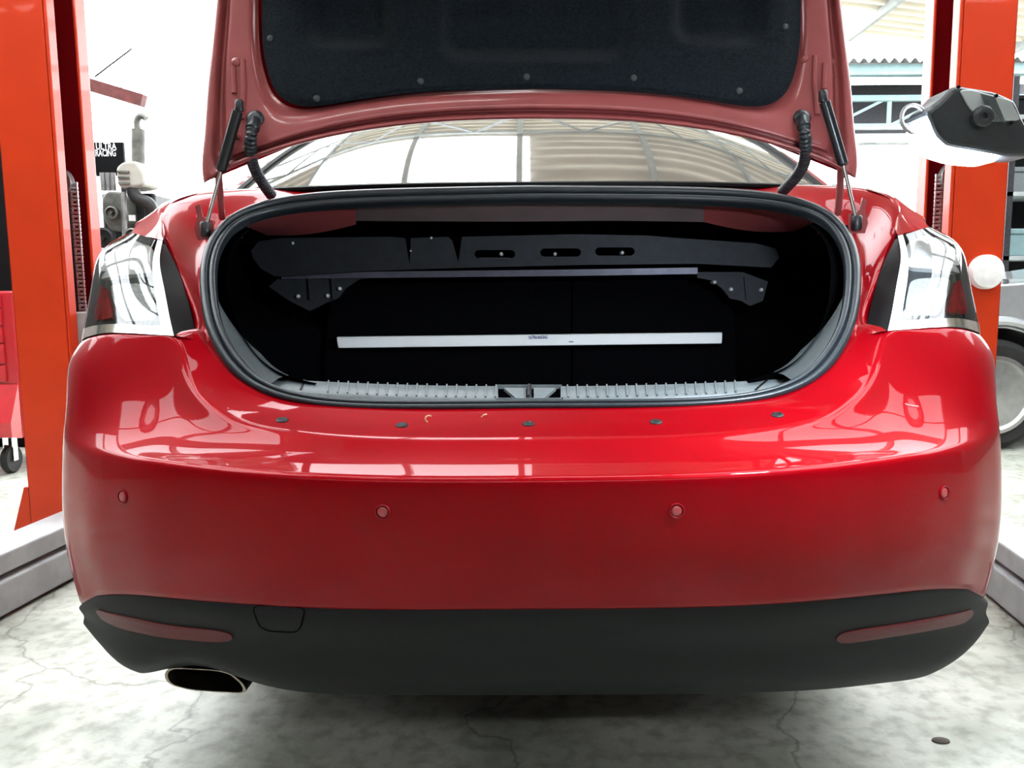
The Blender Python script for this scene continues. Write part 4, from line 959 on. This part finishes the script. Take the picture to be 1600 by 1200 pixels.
# ------------------------------------------------------------------ right background
CY = 5.0
wc = PZ(1548, 704, 0.0); wy = wc[1]
pk = empty('parked_car', (wc[0]+.8, wy+.8, 0), 'silver car parked side-on behind the right lift post', 'car')
hz = lambda py: P(1590, py, wy)[2]
side = [(-.75, .30), (-.78, .62), (-.70, hz(505)), (-.3, hz(450)), (.5, hz(436)), (1.2, 1.12), (1.9, 1.5), (3.0, 1.5), (3.4, 1.1), (3.5, .3)]
arc = [(.40*math.cos(t), .34+.40*math.sin(t)) for t in np.linspace(math.pi, 0, 14)]
base = [(-.75, .30)]+[(x, z) for x, z in arc if z > .30]+[(3.5, .3)]
outl = side+[(2.95, .3)]+[(2.5+.40*math.cos(t), .34+.40*math.sin(t)) for t in np.linspace(0, math.pi, 14)]+[(.42, .30)]+[(.40*math.cos(t), .34+.40*math.sin(t)) for t in np.linspace(0, math.pi, 14)]
o3_ = [V(wc[0]+x, wy, z) for x, z in outl]
v, f = fillpoly(o3_, [], lambda q: (q[0], q[2])); n = len(v)
v2 = np.concatenate([v, v+V(0, 1.6, 0)]); ff_ = f+[tuple(i+n for i in reversed(t)) for t in f]+[(i, (i+1) % n, (i+1) % n+n, i+n) for i in range(n)]
o = mk('body', v2, ff_, 'silver_car', pk, smooth=False); bevel(o, .02, 2)
for x in (0, 2.5):
    for yy, s in ((.1, -1), (1.5, 1)):
        v, f = lathe([(.22, -.09), (.30, -.1), (.335, -.07), (.335, .07), (.30, .1), (.22, .09)], 40, 'y', (wc[0]+x, wy+yy, .336)); w = mk('wheel', v, f, 'tyre', pk, angle=40)
        v, f = lathe([(.23, -.085), (.238, -.105), (.215, -.108), (.2, -.092), (.06, -.096), (.02, -.1)], 40, 'y', (wc[0]+x, wy+yy, .336)); mk('rim', v*V(1, 1, 1), f, 'alloy', w, angle=40)
v, f = tube([V(wc[0]+.44*math.cos(t), wy-.005, .34+.44*math.sin(t)) for t in np.linspace(0, math.pi, 24)], .03, 8); mk('arch_trim', v, f, 'silver_car', pk)
v, f = prism([V(wc[0]+x, wy-.004, z) for x, z in ((1.25, 1.13), (1.95, 1.44), (2.9, 1.44), (3.1, 1.13))], (0, .01, 0)); mk('side_window', v, f, 'side_glass', pk, smooth=False)
v, f = box(wc[0]-.6, wc[0]+3.3, wy+.2, wy+1.5, .25, .5); mk('underbody', v, f, 'flat_black', pk, smooth=False)

RY = 8.2
rk = empty('storage_rack', (P(1640, 400, RY)[0], RY+.3, 0), 'dark steel storage rack at the right edge behind the silver car', 'rack')
x0, x1 = P(1566, 300, RY)[0], P(1566, 300, RY)[0]+1.6
for x in (x0+.06, x1-.03):
    for y in (RY, RY+.55): v, f = box(x-.03, x+.03, y-.03, y+.03, 0, P(1590, 120, RY)[2]); mk('upright', v, f, 'steel_dark', rk, smooth=False)
for py in (400, 300, 180): z = P(1590, py, RY)[2]; v, f = box(x0, x1, RY-.03, RY+.58, z-.04, z); mk('shelf', v, f, 'beam_grey', rk, smooth=False)
v, f = box(x0, x1, RY+.60, RY+.61, .2, P(1590, 130, RY)[2]); mk('back_panel', v, f, 'black_paint', rk, smooth=False)
for nm, py, hpx, w, m_, lab in (('storage_box', 400, 42, .45, 'beam_teal', 'grey-green box on the lower shelf of the rack'), ('storage_box', 300, 38, .5, 'plastic_grey', 'dark grey box on the middle shelf of the rack'), ('storage_box', 180, 30, .5, 'black_paint', 'black box on the top shelf of the rack')):
    z = P(1590, py, RY)[2]; h = hpx/1300*RY
    t = empty(nm, (x0+.1+w/2, RY+.25, z), lab, 'box', 'boxes on the rack')
    v, f = box(x0+.1, x0+.1+w, RY+.03, RY+.5, z, z+h*.8); o = mk('bin', v, f, m_, t, smooth=False); bevel(o, .01)
    v, f = box(x0+.085, x0+.115+w, RY+.015, RY+.515, z+h*.8, z+h); o = mk('lid', v, f, m_, t, smooth=False); bevel(o, .01)

# distant shed with trusses and a gutter
SY = 15.0
sd = empty('open_shed', (9, SY+2, 0), 'distant open shed with pale trusses beyond the right lift post', 'shed')
def SP(px, py): return P(px, py, SY)
xl, xr_ = SP(1290, 150)[0], SP(1760, 150)[0]
zB, zT1, zT2, zW1, zG = SP(1400, 108)[2], SP(1400, 143)[2], SP(1400, 188)[2], SP(1400, 206)[2], SP(1400, 217)[2]
v, f = box(xl, xr_, SY, SY+.2, zB-.09, zB+.09); mk('eaves_beam', v, f, 'beam_teal', sd, smooth=False)
v, f = box(xl, xr_, SY+2.5, SY+2.6, zT2-.02, zB+.3); mk('end_wall', v, f, 'steel_dark', sd, smooth=False)
v, f = join(box(xl, xr_, SY+.5, SY+.6, zT1-.05, zT1+.05), box(xl, xr_, SY+.5, SY+.6, zT2-.04, zT2+.04)); mk('truss_chord', v, f, 'beam_teal', sd, smooth=False)
for k in range(6):
    xx = xl+.3+k*1.05; v, f = join(bar((xx, SY+.55, zT1), (xx, SY+.55, zT2), .06, .06, (0, 1, 0)), bar((xx, SY+.55, zT2), (xx+1.0, SY+.55, zT1), .05, .05, (0, 1, 0))); mk('truss_web', v, f, 'beam_teal', sd, smooth=False)
for py in (194, 205): z = SP(1400, py)[2]; v, f = tube([V(xl, SY+.4, z), V(xr_, SY+.4, z)], .03, 8); mk('rail', v, f, 'beam_grey', sd)
v, f = box(xl, xr_, SY-.05, SY+.25, zG-.07, zG+.07); mk('gutter', v, f, 'beam_grey', sd, smooth=False)
for px in (1358, 1600): x = SP(px, 250)[0]; v, f = box(x-.1, x+.1, SY, SY+.2, 0, zG); mk('post', v, f, 'beam_grey', sd, smooth=False)
yy_ = np.linspace(xl, xr_, 241); vs = [(x, y, (zB+.1 if y < SY+1 else zB+1.3)+.04*math.sin(i*math.pi/4)) for y in (SY-.2, SY+5) for i, x in enumerate(yy_)]
mk('roof', np.array(vs), gridfaces(2, 241), 'far_sheet', sd, angle=None)

# small things on the floor
q = PZ(1470, 1158, 0); v, f = lathe([(.004, 0), (.017, .0), (.016, .003), (.008, .006), (.002, .006)], 14, 'z', (0, 0, 0)); v = v*V(1.2, .8, 1)+q
tag(mk('floor_debris', v, f, 'leaf_debris', None), 'small dark scrap lying on the concrete, lower right', 'debris')
